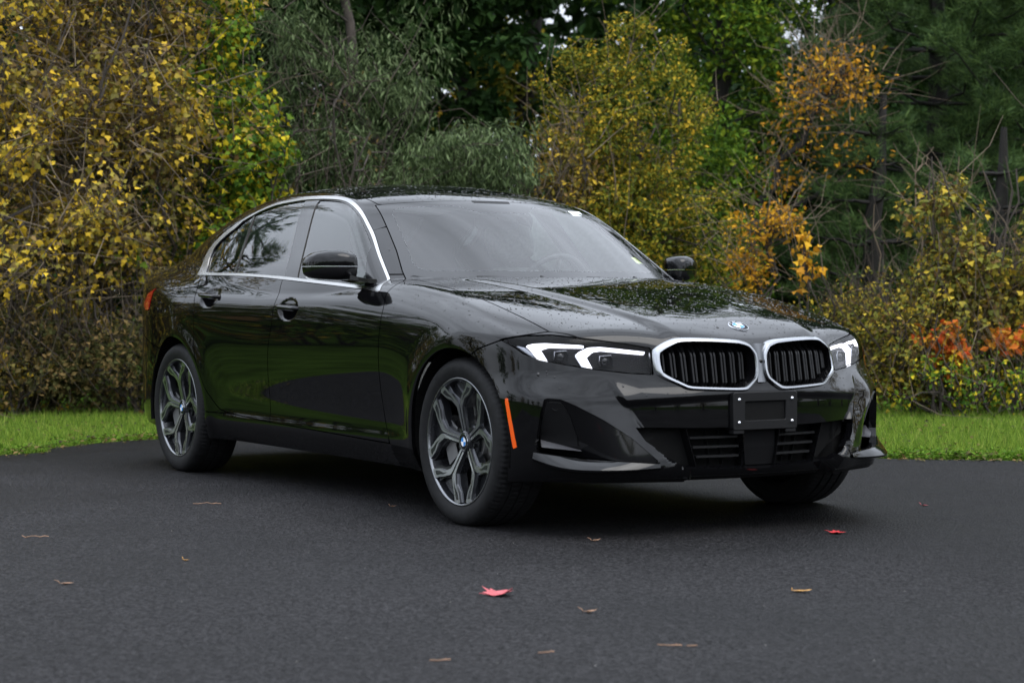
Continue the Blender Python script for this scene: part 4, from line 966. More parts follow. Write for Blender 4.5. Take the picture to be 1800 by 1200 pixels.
# ------------------------------------------------------------------ setting: asphalt, lawn
FW_ = np.array([math.cos(YAW), math.sin(YAW)]); RT_ = np.array([math.sin(YAW), -math.cos(YAW)])
def gp(u, d):
    """point on the ground d metres ahead of where the photographer stands, u = photograph column"""
    return CAM[:2] + FW_*d + RT_*((u-900)/3434*d)
def gpv(u, v): return gp(u, .875*3434/(v-527.6))
far_edge = curve([(-1500, 8.0), (-800, 9.6), (0, 11.03), (100, 11.6), (280, 12.3), (600, 12.35), (1000, 11.7), (1540, 10.83), (1800, 10.64), (2600, 10.0), (3300, 9.0)], 8)
fe = np.array([gp(u, d) for u, d in far_edge])
def asphalt_mat():
    m = bpy.data.materials.new('fresh_asphalt'); m.use_nodes = True; n = m.node_tree; b = n.nodes['Principled BSDF']; Ln = n.links.new
    tc_ = n.nodes.new('ShaderNodeTexCoord')
    def noise(scale, detail=4, rough=.6):
        q = n.nodes.new('ShaderNodeTexNoise'); q.inputs['Scale'].default_value = scale; q.inputs['Detail'].default_value = detail; q.inputs['Roughness'].default_value = rough; Ln(tc_.outputs['Object'], q.inputs['Vector']); return q
    def rng_(src, a, b_, c, d):
        q = n.nodes.new('ShaderNodeMapRange'); q.inputs[1].default_value = a; q.inputs[2].default_value = b_; q.inputs[3].default_value = c; q.inputs[4].default_value = d; Ln(src, q.inputs[0]); return q
    big = noise(.45, 5); fine = noise(95, 3, .75); vor = n.nodes.new('ShaderNodeTexVoronoi'); vor.inputs['Scale'].default_value = 105; Ln(tc_.outputs['Object'], vor.inputs['Vector'])
    pits = noise(38, 4, .75)
    huge = noise(.16, 3, .5); damp = rng_(huge.outputs[0], .40, .60, .62, 1.22)
    mul1 = n.nodes.new('ShaderNodeMath'); mul1.operation = 'MULTIPLY'; Ln(rng_(big.outputs[0], .34, .66, .50, 1.5).outputs[0], mul1.inputs[0]); Ln(rng_(fine.outputs[0], .32, .68, .35, 1.75).outputs[0], mul1.inputs[1])
    mul2 = n.nodes.new('ShaderNodeMath'); mul2.operation = 'MULTIPLY'; Ln(mul1.outputs[0], mul2.inputs[0]); Ln(rng_(pits.outputs[0], .34, .47, .25, 1.0).outputs[0], mul2.inputs[1])
    mul3 = n.nodes.new('ShaderNodeMath'); mul3.operation = 'MULTIPLY'; Ln(mul2.outputs[0], mul3.inputs[0]); Ln(damp.outputs[0], mul3.inputs[1]); mul2 = mul3
    col = n.nodes.new('ShaderNodeMixRGB'); col.blend_type = 'MULTIPLY'; col.inputs[0].default_value = 1; col.inputs[1].default_value = (.0118, .0114, .0120, 1); Ln(mul2.outputs[0], col.inputs[2])
    vs_ = n.nodes.new('ShaderNodeSeparateColor'); Ln(vor.outputs['Color'], vs_.inputs[0])
    col2 = n.nodes.new('ShaderNodeMixRGB'); col2.blend_type = 'MULTIPLY'; col2.inputs[0].default_value = 1; Ln(col.outputs[0], col2.inputs[1]); Ln(rng_(vs_.outputs[0], 0, 1, .35, 1.9).outputs[0], col2.inputs[2]); col = col2
    # pale stone flecks
    v2 = n.nodes.new('ShaderNodeTexVoronoi'); v2.inputs['Scale'].default_value = 26; v2.feature = 'F1'; Ln(tc_.outputs['Object'], v2.inputs['Vector'])
    rnd_ = n.nodes.new('ShaderNodeSeparateColor'); Ln(v2.outputs['Color'], rnd_.inputs[0])
    dot = n.nodes.new('ShaderNodeMath'); dot.operation = 'LESS_THAN'; dot.inputs[1].default_value = .055; Ln(v2.outputs['Distance'], dot.inputs[0])
    rare = n.nodes.new('ShaderNodeMath'); rare.operation = 'GREATER_THAN'; rare.inputs[1].default_value = .955; Ln(rnd_.outputs[0], rare.inputs[0])
    both = n.nodes.new('ShaderNodeMath'); both.operation = 'MULTIPLY'; Ln(dot.outputs[0], both.inputs[0]); Ln(rare.outputs[0], both.inputs[1])
    mix = n.nodes.new('ShaderNodeMixRGB'); Ln(both.outputs[0], mix.inputs[0]); Ln(col.outputs[0], mix.inputs[1]); mix.inputs[2].default_value = (.42, .41, .38, 1)
    Ln(mix.outputs[0], b.inputs['Base Color'])
    Ln(rng_(big.outputs[0], .35, .65, .46, .72).outputs[0], b.inputs['Roughness']); b.inputs['Specular IOR Level'].default_value = .09
    hgt = n.nodes.new('ShaderNodeMath'); hgt.operation = 'ADD'; Ln(vor.outputs['Distance'], hgt.inputs[0]); Ln(pits.outputs[0], hgt.inputs[1])
    bp = n.nodes.new('ShaderNodeBump'); bp.inputs['Strength'].default_value = .75; bp.inputs['Distance'].default_value = .008; Ln(hgt.outputs[0], bp.inputs['Height']); Ln(bp.outputs[0], b.inputs['Normal'])
    return m
ap = np.concatenate([fe, [(6.5, 9.0), (14, 11), (40, 12), (40, -11), (-1.5, -11)]])
o = mesh_np('driveway', np.c_[ap, 0*ap[:, 0]], [list(range(len(ap)))[::-1]], asphalt_mat(), smooth=False); tag(o, kind='structure')
# kerbless asphalt rim: the sheet has a thickness of a few centimetres towards the lawn
rim = np.concatenate([np.c_[fe, 0*fe[:, 0]], np.c_[fe, 0*fe[:, 0]-.05]]); k = len(fe)
o = mesh_np('driveway_edge', rim, [[i+1, i, k+i, k+i+1] for i in range(k-1)], asphalt_mat(), smooth=False); tag(o, kind='structure')
S = 400
LAWN = mat('lawn_soil_and_thatch', (.036, .066, .010), 1, spec=0, var=.45, vscale=3)
o = mesh_np('ground', [(-S, -S, -.03), (S, -S, -.03), (S, S, -.03), (-S, S, -.03)], [[0, 1, 2, 3]], LAWN, smooth=False); tag(o, kind='structure')

# ------------------------------------------------------------------ foliage helpers
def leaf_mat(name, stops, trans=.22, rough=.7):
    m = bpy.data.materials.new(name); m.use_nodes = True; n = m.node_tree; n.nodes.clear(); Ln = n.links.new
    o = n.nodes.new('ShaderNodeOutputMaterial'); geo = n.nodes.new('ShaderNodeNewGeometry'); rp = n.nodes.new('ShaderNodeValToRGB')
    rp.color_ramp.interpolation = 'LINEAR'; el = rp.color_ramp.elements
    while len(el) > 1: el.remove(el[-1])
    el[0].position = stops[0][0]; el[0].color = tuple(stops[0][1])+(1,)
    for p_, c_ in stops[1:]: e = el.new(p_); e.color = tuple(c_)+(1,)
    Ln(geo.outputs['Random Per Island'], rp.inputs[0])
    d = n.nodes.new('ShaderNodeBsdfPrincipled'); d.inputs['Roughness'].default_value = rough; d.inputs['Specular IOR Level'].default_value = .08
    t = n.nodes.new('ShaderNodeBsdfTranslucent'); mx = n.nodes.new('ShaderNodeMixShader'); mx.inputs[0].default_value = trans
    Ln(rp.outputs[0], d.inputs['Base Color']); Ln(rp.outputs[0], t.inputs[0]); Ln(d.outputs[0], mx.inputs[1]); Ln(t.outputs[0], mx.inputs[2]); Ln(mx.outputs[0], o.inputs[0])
    MATS[name] = m; return m
SHAPES = {
 'ovate': ([(0, 0, 0), (.45, .30, .10), (1, 0, 0), (.45, -.30, .10)], None),
 'narrow': ([(0, 0, 0), (.45, .10, .02), (1, 0, -.05), (.45, -.10, .02)], None),
 'lobed': ([(0, 0, 0), (.05, .30, .06), (.38, .50, .14), (.50, .24, .04), (1, .02, -.12), (.52, -.26, .04), (.36, -.50, .14), (.04, -.32, .06)], None),
 'needle': ([(0, .03, 0), (1, 0, 0), (0, -.03, 0)], None)}
rg = np.random.default_rng(11)
def unit(v): return v/(np.linalg.norm(v, axis=-1, keepdims=True)+1e-9)
def leaf_mesh(P, D, Nr, L, shape):
    """P (n,3) base points, D direction of the blade, Nr rough facing, L length"""
    S_ = np.array(SHAPES[shape][0]); D = unit(D); Sd = unit(np.cross(Nr, D)); U = np.cross(D, Sd)
    V = P[:, None] + L[:, None, None]*(S_[None, :, :1]*D[:, None] + S_[None, :, 1:2]*Sd[:, None] + S_[None, :, 2:]*U[:, None])
    n, k = V.shape[:2]; return V.reshape(-1, 3), (np.arange(k)[None] + (np.arange(n)*k)[:, None])
def rand_dirs(n): return unit(rg.normal(size=(n, 3)))
def clump_points(centres, rad, n, flat=1.0):
    """n points in soft clumps round the centres"""
    i = rg.integers(0, len(centres), n); r = np.asarray(rad) if np.ndim(rad) else np.full(len(centres), rad)
    d = rand_dirs(n)*np.cbrt(rg.random(n))[:, None]*r[i][:, None]; d[:, 2] *= flat
    return centres[i] + d, d
def crown_centres(c, r, n, low=.0):
    """clump centres through an ellipsoid, denser towards its skin, uneven"""
    d = rand_dirs(n); rr = (.35+.65*np.sqrt(rg.random(n)))[:, None]; p = np.array(c) + d*rr*np.array(r)*(1+.18*rg.normal(size=(n, 1)))
    return p
BARK = mat('grey_brown_bark', (.050, .040, .032), .9, var=.4, vscale=12, bump=.8, bscale=40)
BARKD = mat('dark_bark', (.014, .012, .010), .9, var=.4, vscale=12, bump=.8, bscale=40)
TWIGD = mat('dark_twig_bark', (.05, .036, .026), .9, var=.35, vscale=30)
TWIG = mat('tan_twig_bark', (.13, .098, .065), .9, var=.35, vscale=30)
def limb(mb, a, b, r0, r1, wob=.06, n=6, sides=6, up=0.):
    a = np.array(a, float); b = np.array(b, float); t = np.linspace(0, 1, n)[:, None]; ln = np.linalg.norm(b-a)
    w = rg.normal(size=(n, 3))*wob*ln; w[0] = 0; w[-1] *= .3
    p = a+(b-a)*t + w*np.sin(t*math.pi)*1.0; p[:, 2] += up*ln*np.sin(t[:, 0]*math.pi)
    mb.tube(p, np.linspace(r0, r1, n), sides, cap=False); return p
def tree(name, label, cat, base, trunk, crowns, leafm, leafn, size, shape, group=None, bark=None, clump=.35, nclump=40, twigs=0, twigr=.006, droop=0., flat=.8, facing=.5, tw_up=.3, tmat=None):
    """trunk: list of (start offset, end offset, r0, r1); crowns: list of (centre offset, radii, share)"""
    root = empty(name, (base[0], base[1], -.03)); tag(root, label, cat, group)
    bk = bark or BARK; mb = MB(); tips = []
    for a, b, r0, r1 in trunk: tips.append(limb(mb, a, b, r0, r1, .018 if r0 > .1 else .05, 8, 8))
    cen_all = []
    for c, r, sh in crowns:
        cen_all.append((crown_centres(c, r, max(4, int(nclump*sh))), sh))
    C_ = np.concatenate([c for c, _ in cen_all]); C_ = C_[C_[:, 2] > .08]
    # limbs reach from the stems into the clumps
    allp = np.concatenate(tips) if tips else np.zeros((1, 3))
    for c in C_[rg.permutation(len(C_))[:min(len(C_), 46)]]:
        q = allp[allp[:, 2] < max(c[2]-.1, .15)]
        if len(q) == 0: q = allp
        s_ = q[np.argmin(np.linalg.norm(q-c, axis=1)+.35*np.abs(q[:, 2]-c[2]+.5))]
        d_ = np.linalg.norm(c-s_); limb(mb, s_, c, min(.03, .007+.008*d_), .003, .07, 6, 5, .08)
    t_ = mb.build('trunk', bk, root, smooth=True)
    if twigs:
        mb = MB()
        cc = C_[rg.integers(0, len(C_), twigs)] + rg.normal(size=(twigs, 3))*clump*.6
        dd = unit(rg.normal(size=(twigs, 3))+np.array([0, 0, tw_up*2])); ll = rg.uniform(.25, .8, twigs)
        for p, d_, l in zip(cc, dd, ll):
            pts = [p, p+d_*l*.5+rg.normal(size=3)*.05*l, p+d_*l+rg.normal(size=3)*.12*l+np.array([0, 0, -droop*.2*l])]
            mb.tube(pts, [twigr, twigr*.7, twigr*.35], 3, cap=False)
        tag(mb.build('twigs', tmat or TWIG, root, smooth=True), kind='stuff')
    if leafn:
        rad = clump*rg.uniform(.6, 1.35, len(C_)); P_, d_ = clump_points(C_, rad, leafn, flat)
        k_ = P_[:, 2] > .03; P_, d_ = P_[k_], d_[k_]; n = len(P_)
        D = unit(d_)*.5 + rand_dirs(n)*.9 + np.array([0, 0, -droop]); Nr = unit(d_)*facing + rand_dirs(n)*.7 + np.array([0, 0, .6])
        V, F = leaf_mesh(P_, D, Nr, size*rg.uniform(.55, 1.35, n), shape)
        mesh_np('crown', V, F, leafm, root, smooth=False)
    return root, C_
# ------------------------------------------------------------------ wood edge behind the car
R3 = np.array([RT_[0], RT_[1], 0]); F3 = np.array([FW_[0], FW_[1], 0]); Z3 = np.array([0, 0, 1.])
def of(r, f, z): return R3*r + F3*f + Z3*z
def zat(v, d): return .875+(527.6-v)/3434*d
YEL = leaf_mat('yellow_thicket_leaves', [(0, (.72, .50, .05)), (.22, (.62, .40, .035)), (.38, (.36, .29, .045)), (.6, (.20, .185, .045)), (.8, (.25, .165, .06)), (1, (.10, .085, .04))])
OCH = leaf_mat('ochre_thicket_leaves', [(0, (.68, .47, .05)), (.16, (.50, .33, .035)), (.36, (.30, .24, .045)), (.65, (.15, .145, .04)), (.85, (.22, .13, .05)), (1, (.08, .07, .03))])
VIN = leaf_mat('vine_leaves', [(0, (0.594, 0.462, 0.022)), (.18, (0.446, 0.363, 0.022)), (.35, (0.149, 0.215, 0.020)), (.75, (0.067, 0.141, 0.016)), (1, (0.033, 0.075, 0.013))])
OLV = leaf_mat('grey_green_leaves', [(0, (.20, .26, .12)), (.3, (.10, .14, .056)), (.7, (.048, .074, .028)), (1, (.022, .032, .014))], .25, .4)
YGR = leaf_mat('yellow_green_leaves', [(0, (.58, .36, .03)), (.13, (.38, .28, .026)), (.32, (.22, .21, .022)), (.6, (.115, .135, .018)), (.85, (.065, .088, .015)), (1, (.03, .045, .01))])
GRN = leaf_mat('green_leaves', [(0, (0.216, 0.254, 0.017)), (.3, (0.092, 0.167, 0.014)), (.7, (0.054, 0.107, 0.013)), (1, (0.028, 0.059, 0.010))])
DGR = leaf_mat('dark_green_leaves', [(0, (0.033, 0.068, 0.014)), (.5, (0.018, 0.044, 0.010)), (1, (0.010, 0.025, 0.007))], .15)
ORG = leaf_mat('orange_gold_leaves', [(0, (.66, .40, .03)), (.35, (.60, .30, .022)), (.7, (.44, .20, .02)), (1, (.18, .13, .02))])
MIX = leaf_mat('mixed_shrub_leaves', [(0, (.60, .45, .05)), (.14, (.42, .29, .035)), (.3, (.22, .21, .035)), (.65, (.10, .115, .028)), (.85, (.15, .085, .03)), (1, (.05, .045, .018))])
SUM = leaf_mat('red_sumac_leaves', [(0, (.50, .07, .02)), (.4, (.46, .14, .02)), (.8, (.40, .22, .02)), (1, (.22, .03, .015))])
BRN = leaf_mat('dry_brown_leaves', [(0, (.20, .13, .05)), (.3, (.11, .085, .03)), (.6, (.06, .065, .02)), (1, (.03, .03, .014))])
PIN = leaf_mat('pine_needles', [(0, (.13, .20, .055)), (.4, (.072, .125, .038)), (.8, (.036, .070, .025)), (1, (.016, .034, .014))], .15, .5)
PIB = leaf_mat('pale_pine_needles', [(0, (0.130, 0.182, 0.091)), (.5, (0.078, 0.119, 0.058)), (1, (0.039, 0.063, 0.033))], .15, .5)
def stems(k, sp, h, r0=.03, lean=0.):
    out = []
    for _ in range(k):
        a = of(rg.uniform(-sp, sp)*.4, rg.uniform(-sp, sp)*.4, 0); b = a + of(rg.uniform(-sp, sp)+lean, rg.uniform(-sp, sp)*.5, h*rg.uniform(.75, 1.1)); out.append((a, b, r0*rg.uniform(.6, 1.2), .006))
    return out
def cr(r, f, z): # radii: along the picture and in depth are mixed by the world axes, so use the mean
    return (max(r, f)*.95, max(r, f)*.95, z)
def plant(name, label, cat, u, d, st, cw, lm, n, size, shape, **k):
    return tree(name, label, cat, gp(u, d), st, cw, lm, n, size, shape, **k)
# left: tall yellow thicket
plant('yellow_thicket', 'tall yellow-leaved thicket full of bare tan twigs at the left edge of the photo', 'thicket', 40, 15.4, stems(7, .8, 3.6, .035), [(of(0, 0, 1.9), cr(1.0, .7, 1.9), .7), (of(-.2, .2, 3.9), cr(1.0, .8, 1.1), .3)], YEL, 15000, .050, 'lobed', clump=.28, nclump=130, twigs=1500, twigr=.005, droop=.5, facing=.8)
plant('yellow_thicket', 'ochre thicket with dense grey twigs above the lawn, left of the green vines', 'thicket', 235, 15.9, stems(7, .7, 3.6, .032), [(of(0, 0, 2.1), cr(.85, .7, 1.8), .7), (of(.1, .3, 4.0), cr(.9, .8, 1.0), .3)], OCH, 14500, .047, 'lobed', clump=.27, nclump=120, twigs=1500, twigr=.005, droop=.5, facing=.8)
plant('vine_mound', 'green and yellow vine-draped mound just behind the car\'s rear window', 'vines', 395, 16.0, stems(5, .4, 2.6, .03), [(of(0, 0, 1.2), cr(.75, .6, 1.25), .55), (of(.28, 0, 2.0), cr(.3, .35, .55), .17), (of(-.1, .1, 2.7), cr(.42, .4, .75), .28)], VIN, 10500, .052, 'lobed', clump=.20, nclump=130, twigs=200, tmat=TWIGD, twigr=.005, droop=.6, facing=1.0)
plant('bramble', 'low brown bramble tangle at the far left edge of the lawn', 'bramble', 30, 14.9, stems(5, .4, .9, .012), [(of(0, 0, .42), cr(.55, .3, .45), 1)], BRN, 4200, .045, 'ovate', clump=.2, nclump=40, twigs=90, twigr=.004, tw_up=1, tmat=TWIGD)
plant('bramble', 'low brown bramble tangle on the lawn edge beside the car\'s tail', 'bramble', 215, 15.0, stems(5, .4, .9, .012), [(of(0, 0, .42), cr(.6, .3, .45), 1)], BRN, 4200, .045, 'ovate', clump=.2, nclump=40, twigs=90, twigr=.004, tw_up=1, tmat=TWIGD)
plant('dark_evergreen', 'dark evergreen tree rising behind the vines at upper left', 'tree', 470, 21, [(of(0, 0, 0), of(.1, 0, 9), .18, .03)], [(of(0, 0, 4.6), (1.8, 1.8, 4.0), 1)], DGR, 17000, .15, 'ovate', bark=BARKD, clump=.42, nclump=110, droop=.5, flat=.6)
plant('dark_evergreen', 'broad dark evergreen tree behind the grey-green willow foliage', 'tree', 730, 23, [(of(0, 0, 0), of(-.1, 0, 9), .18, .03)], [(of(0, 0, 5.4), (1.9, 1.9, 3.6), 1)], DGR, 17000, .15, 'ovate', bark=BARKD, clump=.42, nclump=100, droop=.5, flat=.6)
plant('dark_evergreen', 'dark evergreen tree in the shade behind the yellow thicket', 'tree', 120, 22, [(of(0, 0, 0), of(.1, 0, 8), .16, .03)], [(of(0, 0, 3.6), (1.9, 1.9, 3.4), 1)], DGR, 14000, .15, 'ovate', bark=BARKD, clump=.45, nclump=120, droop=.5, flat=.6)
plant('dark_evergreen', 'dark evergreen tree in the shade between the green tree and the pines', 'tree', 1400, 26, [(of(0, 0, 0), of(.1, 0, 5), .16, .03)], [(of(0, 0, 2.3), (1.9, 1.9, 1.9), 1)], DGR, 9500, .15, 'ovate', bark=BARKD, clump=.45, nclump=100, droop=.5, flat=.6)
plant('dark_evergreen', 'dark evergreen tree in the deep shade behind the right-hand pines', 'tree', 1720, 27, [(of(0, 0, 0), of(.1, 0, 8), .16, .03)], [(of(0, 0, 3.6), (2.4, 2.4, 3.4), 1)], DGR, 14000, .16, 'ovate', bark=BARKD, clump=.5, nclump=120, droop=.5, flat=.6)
plant('bare_brush', 'leafless brown brush in the dark gap right of the vines', 'brush', 580, 16.8, stems(6, .6, 2.3, .02), [(of(0, 0, 1.5), cr(.75, .5, 1.2), 1)], BRN, 500, .05, 'ovate', clump=.3, nclump=46, twigs=260, twigr=.006, tw_up=.6, tmat=TWIGD)
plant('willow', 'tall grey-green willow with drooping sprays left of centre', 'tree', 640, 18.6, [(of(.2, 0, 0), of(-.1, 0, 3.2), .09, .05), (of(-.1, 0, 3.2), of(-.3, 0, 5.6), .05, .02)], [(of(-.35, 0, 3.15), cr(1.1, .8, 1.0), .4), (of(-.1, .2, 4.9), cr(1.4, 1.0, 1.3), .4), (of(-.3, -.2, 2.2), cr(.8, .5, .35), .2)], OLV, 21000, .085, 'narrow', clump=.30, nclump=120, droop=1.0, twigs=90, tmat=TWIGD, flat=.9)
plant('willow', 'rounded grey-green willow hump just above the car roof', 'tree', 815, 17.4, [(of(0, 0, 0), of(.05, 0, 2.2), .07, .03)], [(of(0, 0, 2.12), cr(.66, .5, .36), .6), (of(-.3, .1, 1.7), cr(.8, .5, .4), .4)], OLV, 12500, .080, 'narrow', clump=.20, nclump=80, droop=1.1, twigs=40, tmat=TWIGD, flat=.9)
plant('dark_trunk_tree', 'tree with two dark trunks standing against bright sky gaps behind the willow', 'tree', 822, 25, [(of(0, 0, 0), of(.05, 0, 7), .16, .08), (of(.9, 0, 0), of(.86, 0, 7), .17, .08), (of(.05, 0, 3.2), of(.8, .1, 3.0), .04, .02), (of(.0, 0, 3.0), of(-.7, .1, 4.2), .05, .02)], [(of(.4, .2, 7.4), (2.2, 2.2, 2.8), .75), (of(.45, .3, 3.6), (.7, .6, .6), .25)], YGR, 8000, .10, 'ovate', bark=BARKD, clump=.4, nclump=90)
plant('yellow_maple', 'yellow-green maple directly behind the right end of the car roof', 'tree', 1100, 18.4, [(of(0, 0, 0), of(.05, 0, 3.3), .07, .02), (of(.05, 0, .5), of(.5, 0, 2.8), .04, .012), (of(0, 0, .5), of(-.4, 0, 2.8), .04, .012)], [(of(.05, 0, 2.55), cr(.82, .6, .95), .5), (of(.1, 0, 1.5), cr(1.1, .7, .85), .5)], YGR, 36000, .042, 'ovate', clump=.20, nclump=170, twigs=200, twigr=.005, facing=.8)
plant('yellow_maple', 'golden sapling clump between the willow hump and the maple', 'tree', 985, 17.9, stems(4, .3, 2.2, .02), [(of(0, 0, 1.75), cr(.36, .3, .85), 1)], OCH, 2600, .052, 'ovate', clump=.2, nclump=46, twigs=160, tw_up=1)
plant('green_tree', 'tall broad green tree behind the maple, right of centre', 'tree', 1265, 23, [(of(0, 0, 0), of(0, 0, 8.5), .17, .04)], [(of(0, 0, 3.6), cr(1.25, 1.0, 1.9), .5), (of(-.2, .2, 6.3), (2.1, 2.1, 2.3), .5)], GRN, 22000, .078, 'ovate', bark=BARKD, clump=.33, nclump=150)
plant('green_tree', 'dark green leafy tree low behind the hood', 'tree', 1230, 19.8, [(of(0, 0, 0), of(0, 0, 2.6), .07, .02)], [(of(0, 0, 1.6), cr(.8, .7, 1.1), 1)], GRN, 7500, .066, 'ovate', clump=.25, nclump=90)
plant('leaning_tree', 'slender leaning tree with an orange-gold top against the pines', 'tree', 1290, 20.0, [(of(0, 0, 0), of(.25, 0, 1.9), .06, .045), (of(.25, 0, 1.9), of(.85, 0, 2.85), .045, .02), (of(.2, 0, 1.7), of(1.15, 0, 2.2), .03, .012), (of(.85, 0, 2.85), of(1.15, 0, 3.3), .02, .008)], [(of(1.02, 0, 3.15), cr(.36, .3, .30), .55), (of(.72, 0, 2.85), cr(.25, .2, .3), .22), (of(.55, 0, 2.25), cr(.22, .2, .18), .13), (of(1.1, 0, 2.35), cr(.25, .2, .16), .1)], ORG, 1150, .060, 'ovate', bark=BARKD, clump=.32, nclump=70, twigs=260, twigr=.005)
plant('golden_sapling', 'bright golden sapling spray just above the far mirror', 'sapling', 1340, 17.2, stems(3, .15, 1.7, .014), [(of(.05, 0, zat(385, 17.2)), cr(.34, .2, .11), .5), (of(-.12, 0, zat(470, 17.2)), cr(.16, .16, .26), .5)], ORG, 800, .05, 'ovate', clump=.15, nclump=50, twigs=90, twigr=.004)
plant('golden_sapling', 'thin upright stalk with gold leaves beside the hood\'s right edge', 'sapling', 1412, 15.6, stems(3, .08, 1.3, .008), [(of(0, 0, zat(455, 15.6)), cr(.09, .09, .26), 1)], ORG, 80, .07, 'lobed', clump=.08, nclump=16, droop=.6, twigs=8, tw_up=2, twigr=.004)
for u_, d_, lb in ((1505, 15.9, 'olive-brown shrub behind the car\'s left headlight'), (1590, 15.4, 'dull olive shrub beside the front bumper corner above the lawn')):
    plant('olive_shrub', lb, 'shrub', u_, d_, stems(5, .35, 1.2, .012), [(of(0, 0, .55), cr(.42, .4, .52), 1)], MIX, 5200, .042, 'ovate', clump=.2, nclump=60, twigs=110, twigr=.004, tw_up=.9, tmat=TWIGD, group=None)
plant('mixed_shrub', 'tall yellow and rust shrub on the right above the lawn', 'shrub', 1685, 15.6, stems(6, .4, 2.0, .015), [(of(0, 0, .72), cr(.55, .45, .70), .86), (of(-.1, 0, 1.45), cr(.28, .3, .40), .14)], MIX, 7600, .048, 'lobed', clump=.2, nclump=90, twigs=170, twigr=.0045, tw_up=.9, droop=.4, facing=.9)
plant('mixed_shrub', 'yellow and rust shrub cut by the right edge of the photo', 'shrub', 1815, 15.9, stems(6, .4, 1.9, .015), [(of(0, 0, .70), cr(.55, .45, .70), 1)], MIX, 7200, .046, 'lobed', clump=.2, nclump=90, twigs=170, twigr=.0045, tw_up=.9, droop=.4, facing=.9)
plant('sumac', 'small red-orange sumac in front of the yellow shrub', 'shrub', 1650, 15.0, stems(4, .15, .75, .01), [(of(0, 0, .62), cr(.2, .15, .1), .6), (of(.1, 0, .45), cr(.16, .12, .1), .4)], SUM, 330, .065, 'ovate', clump=.09, nclump=16, droop=.3)
plant('sumac', 'small red-orange sumac at the right edge of the photo', 'shrub', 1785, 15.0, stems(4, .15, .75, .01), [(of(0, 0, .60), cr(.2, .15, .1), 1)], SUM, 260, .065, 'ovate', clump=.09, nclump=14, droop=.3)
plant('low_growth', 'low green-yellow undergrowth along the lawn on the right', 'undergrowth', 1700, 15.0, stems(5, .6, .4, .008), [(of(0, 0, .24), cr(.8, .25, .22), 1)], VIN, 1500, .040, 'ovate', clump=.12, nclump=60, twigs=120, twigr=.003, tw_up=1)
# leafless saplings in front of the pines
def sapling(u, d, h, label, lean=0.):
    root = empty('bare_sapling', (*gp(u, d), -.03)); tag(root, label, 'sapling'); mb = MB()
    p = limb(mb, of(0, 0, 0), of(lean, 0, h), .014, .004, .03, 9, 5); mb.build('trunk', TWIG, root, smooth=True)
    for _ in range(9):
        i = rg.integers(3, 8); s_ = 1 if rg.random() < .5 else -1; l = rg.uniform(.3, .8)*(1.1-i/10)*h*.5
        mb = MB(); limb(mb, p[i], p[i]+of(s_*l*.55, rg.normal()*.1, l*.75), .006, .002, .05, 5, 4); mb.build('branch', TWIG, root, smooth=True)
sapling(1625, 16.6, 2.25, 'pale leafless sapling left of its twin, standing before the pines', -.05)
sapling(1672, 16.3, 2.1, 'pale leafless sapling in front of the darkest pine shade', .06)
sapling(1560, 17.2, 1.75, 'thin leafless sapling nearest the leaning gold tree', -.12)
sapling(1725, 15.8, 1.5, 'short leafless sapling leaning right over the yellow shrub', .45)
def pine(label, u, d, h, lr, nm, seed_z=.7, dens=1.0):
    root = empty('pine_tree', (*gp(u, d), -.03)); tag(root, label, 'pine tree'); mb = MB()
    limb(mb, of(0, 0, 0), of(.1, 0, h), .17, .03, .01, 8, 8); Ps = []; Ds = []
    z = seed_z
    while z < h-.3:
        k = 5; t0 = rg.random()*6.28; L_ = lr*(1-.75*(z/h)**1.3)*rg.uniform(.8, 1.15)
        for j in range(k):
            t = t0+j*2*math.pi/k+rg.normal()*.25; dr = np.array([math.cos(t), math.sin(t), .12+rg.normal()*.08]); l = L_*rg.uniform(.7, 1.1)
            a = np.array([0, 0, z]); b = a+dr*l+np.array([0, 0, .12*l]); pts = limb(mb, a, b, .022, .006, .03, 6, 4, -.06)
            m_ = int(26*l*dens); s = np.sqrt(rg.uniform(.12, 1, m_)); q = a+(b-a)*s[:, None]; side = np.array([-dr[1], dr[0], 0]); o_ = rg.uniform(-1, 1, m_)*.34*(1.15-s)*l
            q = q + side*o_[:, None] + np.array([0, 0, 1])*(rg.normal(size=m_)*.05+.03)[:, None]; Ps.append(q); Ds.append(unit(dr*.8 + side*np.sign(o_)[:, None]*.55 + np.array([0, 0, .45]))+rg.normal(size=(m_, 3))*.15)
        z += rg.uniform(.30, .42)
    mb.build('trunk', BARKD, root, smooth=True)
    P_ = np.concatenate(Ps); D_ = np.concatenate(Ds); K = 18
    PP = np.repeat(P_, K, 0)+rg.normal(size=(len(P_)*K, 3))*.018; DD = np.repeat(D_, K, 0)+rg.normal(size=(len(P_)*K, 3))*.55
    V, F = leaf_mesh(PP, DD, rand_dirs(len(PP)), rg.uniform(.09, .17, len(PP)), 'needle'); 
    mesh_np('crown', V, F, nm, root, smooth=False)
pine('broad green white pine filling the upper right of the photo', 1640, 22.5, 7.6, 2.4, PIN, .9, 2.1)
pine('dark pine at the right edge of the photo', 1850, 21.5, 7.2, 2.3, PIN, .8, 2.0)
pine('pale feathery pine behind the gold-topped leaning tree', 1455, 28, 7.4, 1.7, PIB, 1.2, 1.2)
pine('young pine low behind the bare saplings', 1535, 20.0, 3.0, 1.15, PIN, .5, 1.3)
pine('young pine with layered boughs beneath the big white pine', 1745, 19.2, 2.6, 1.2, PIN, .4, 1.3)
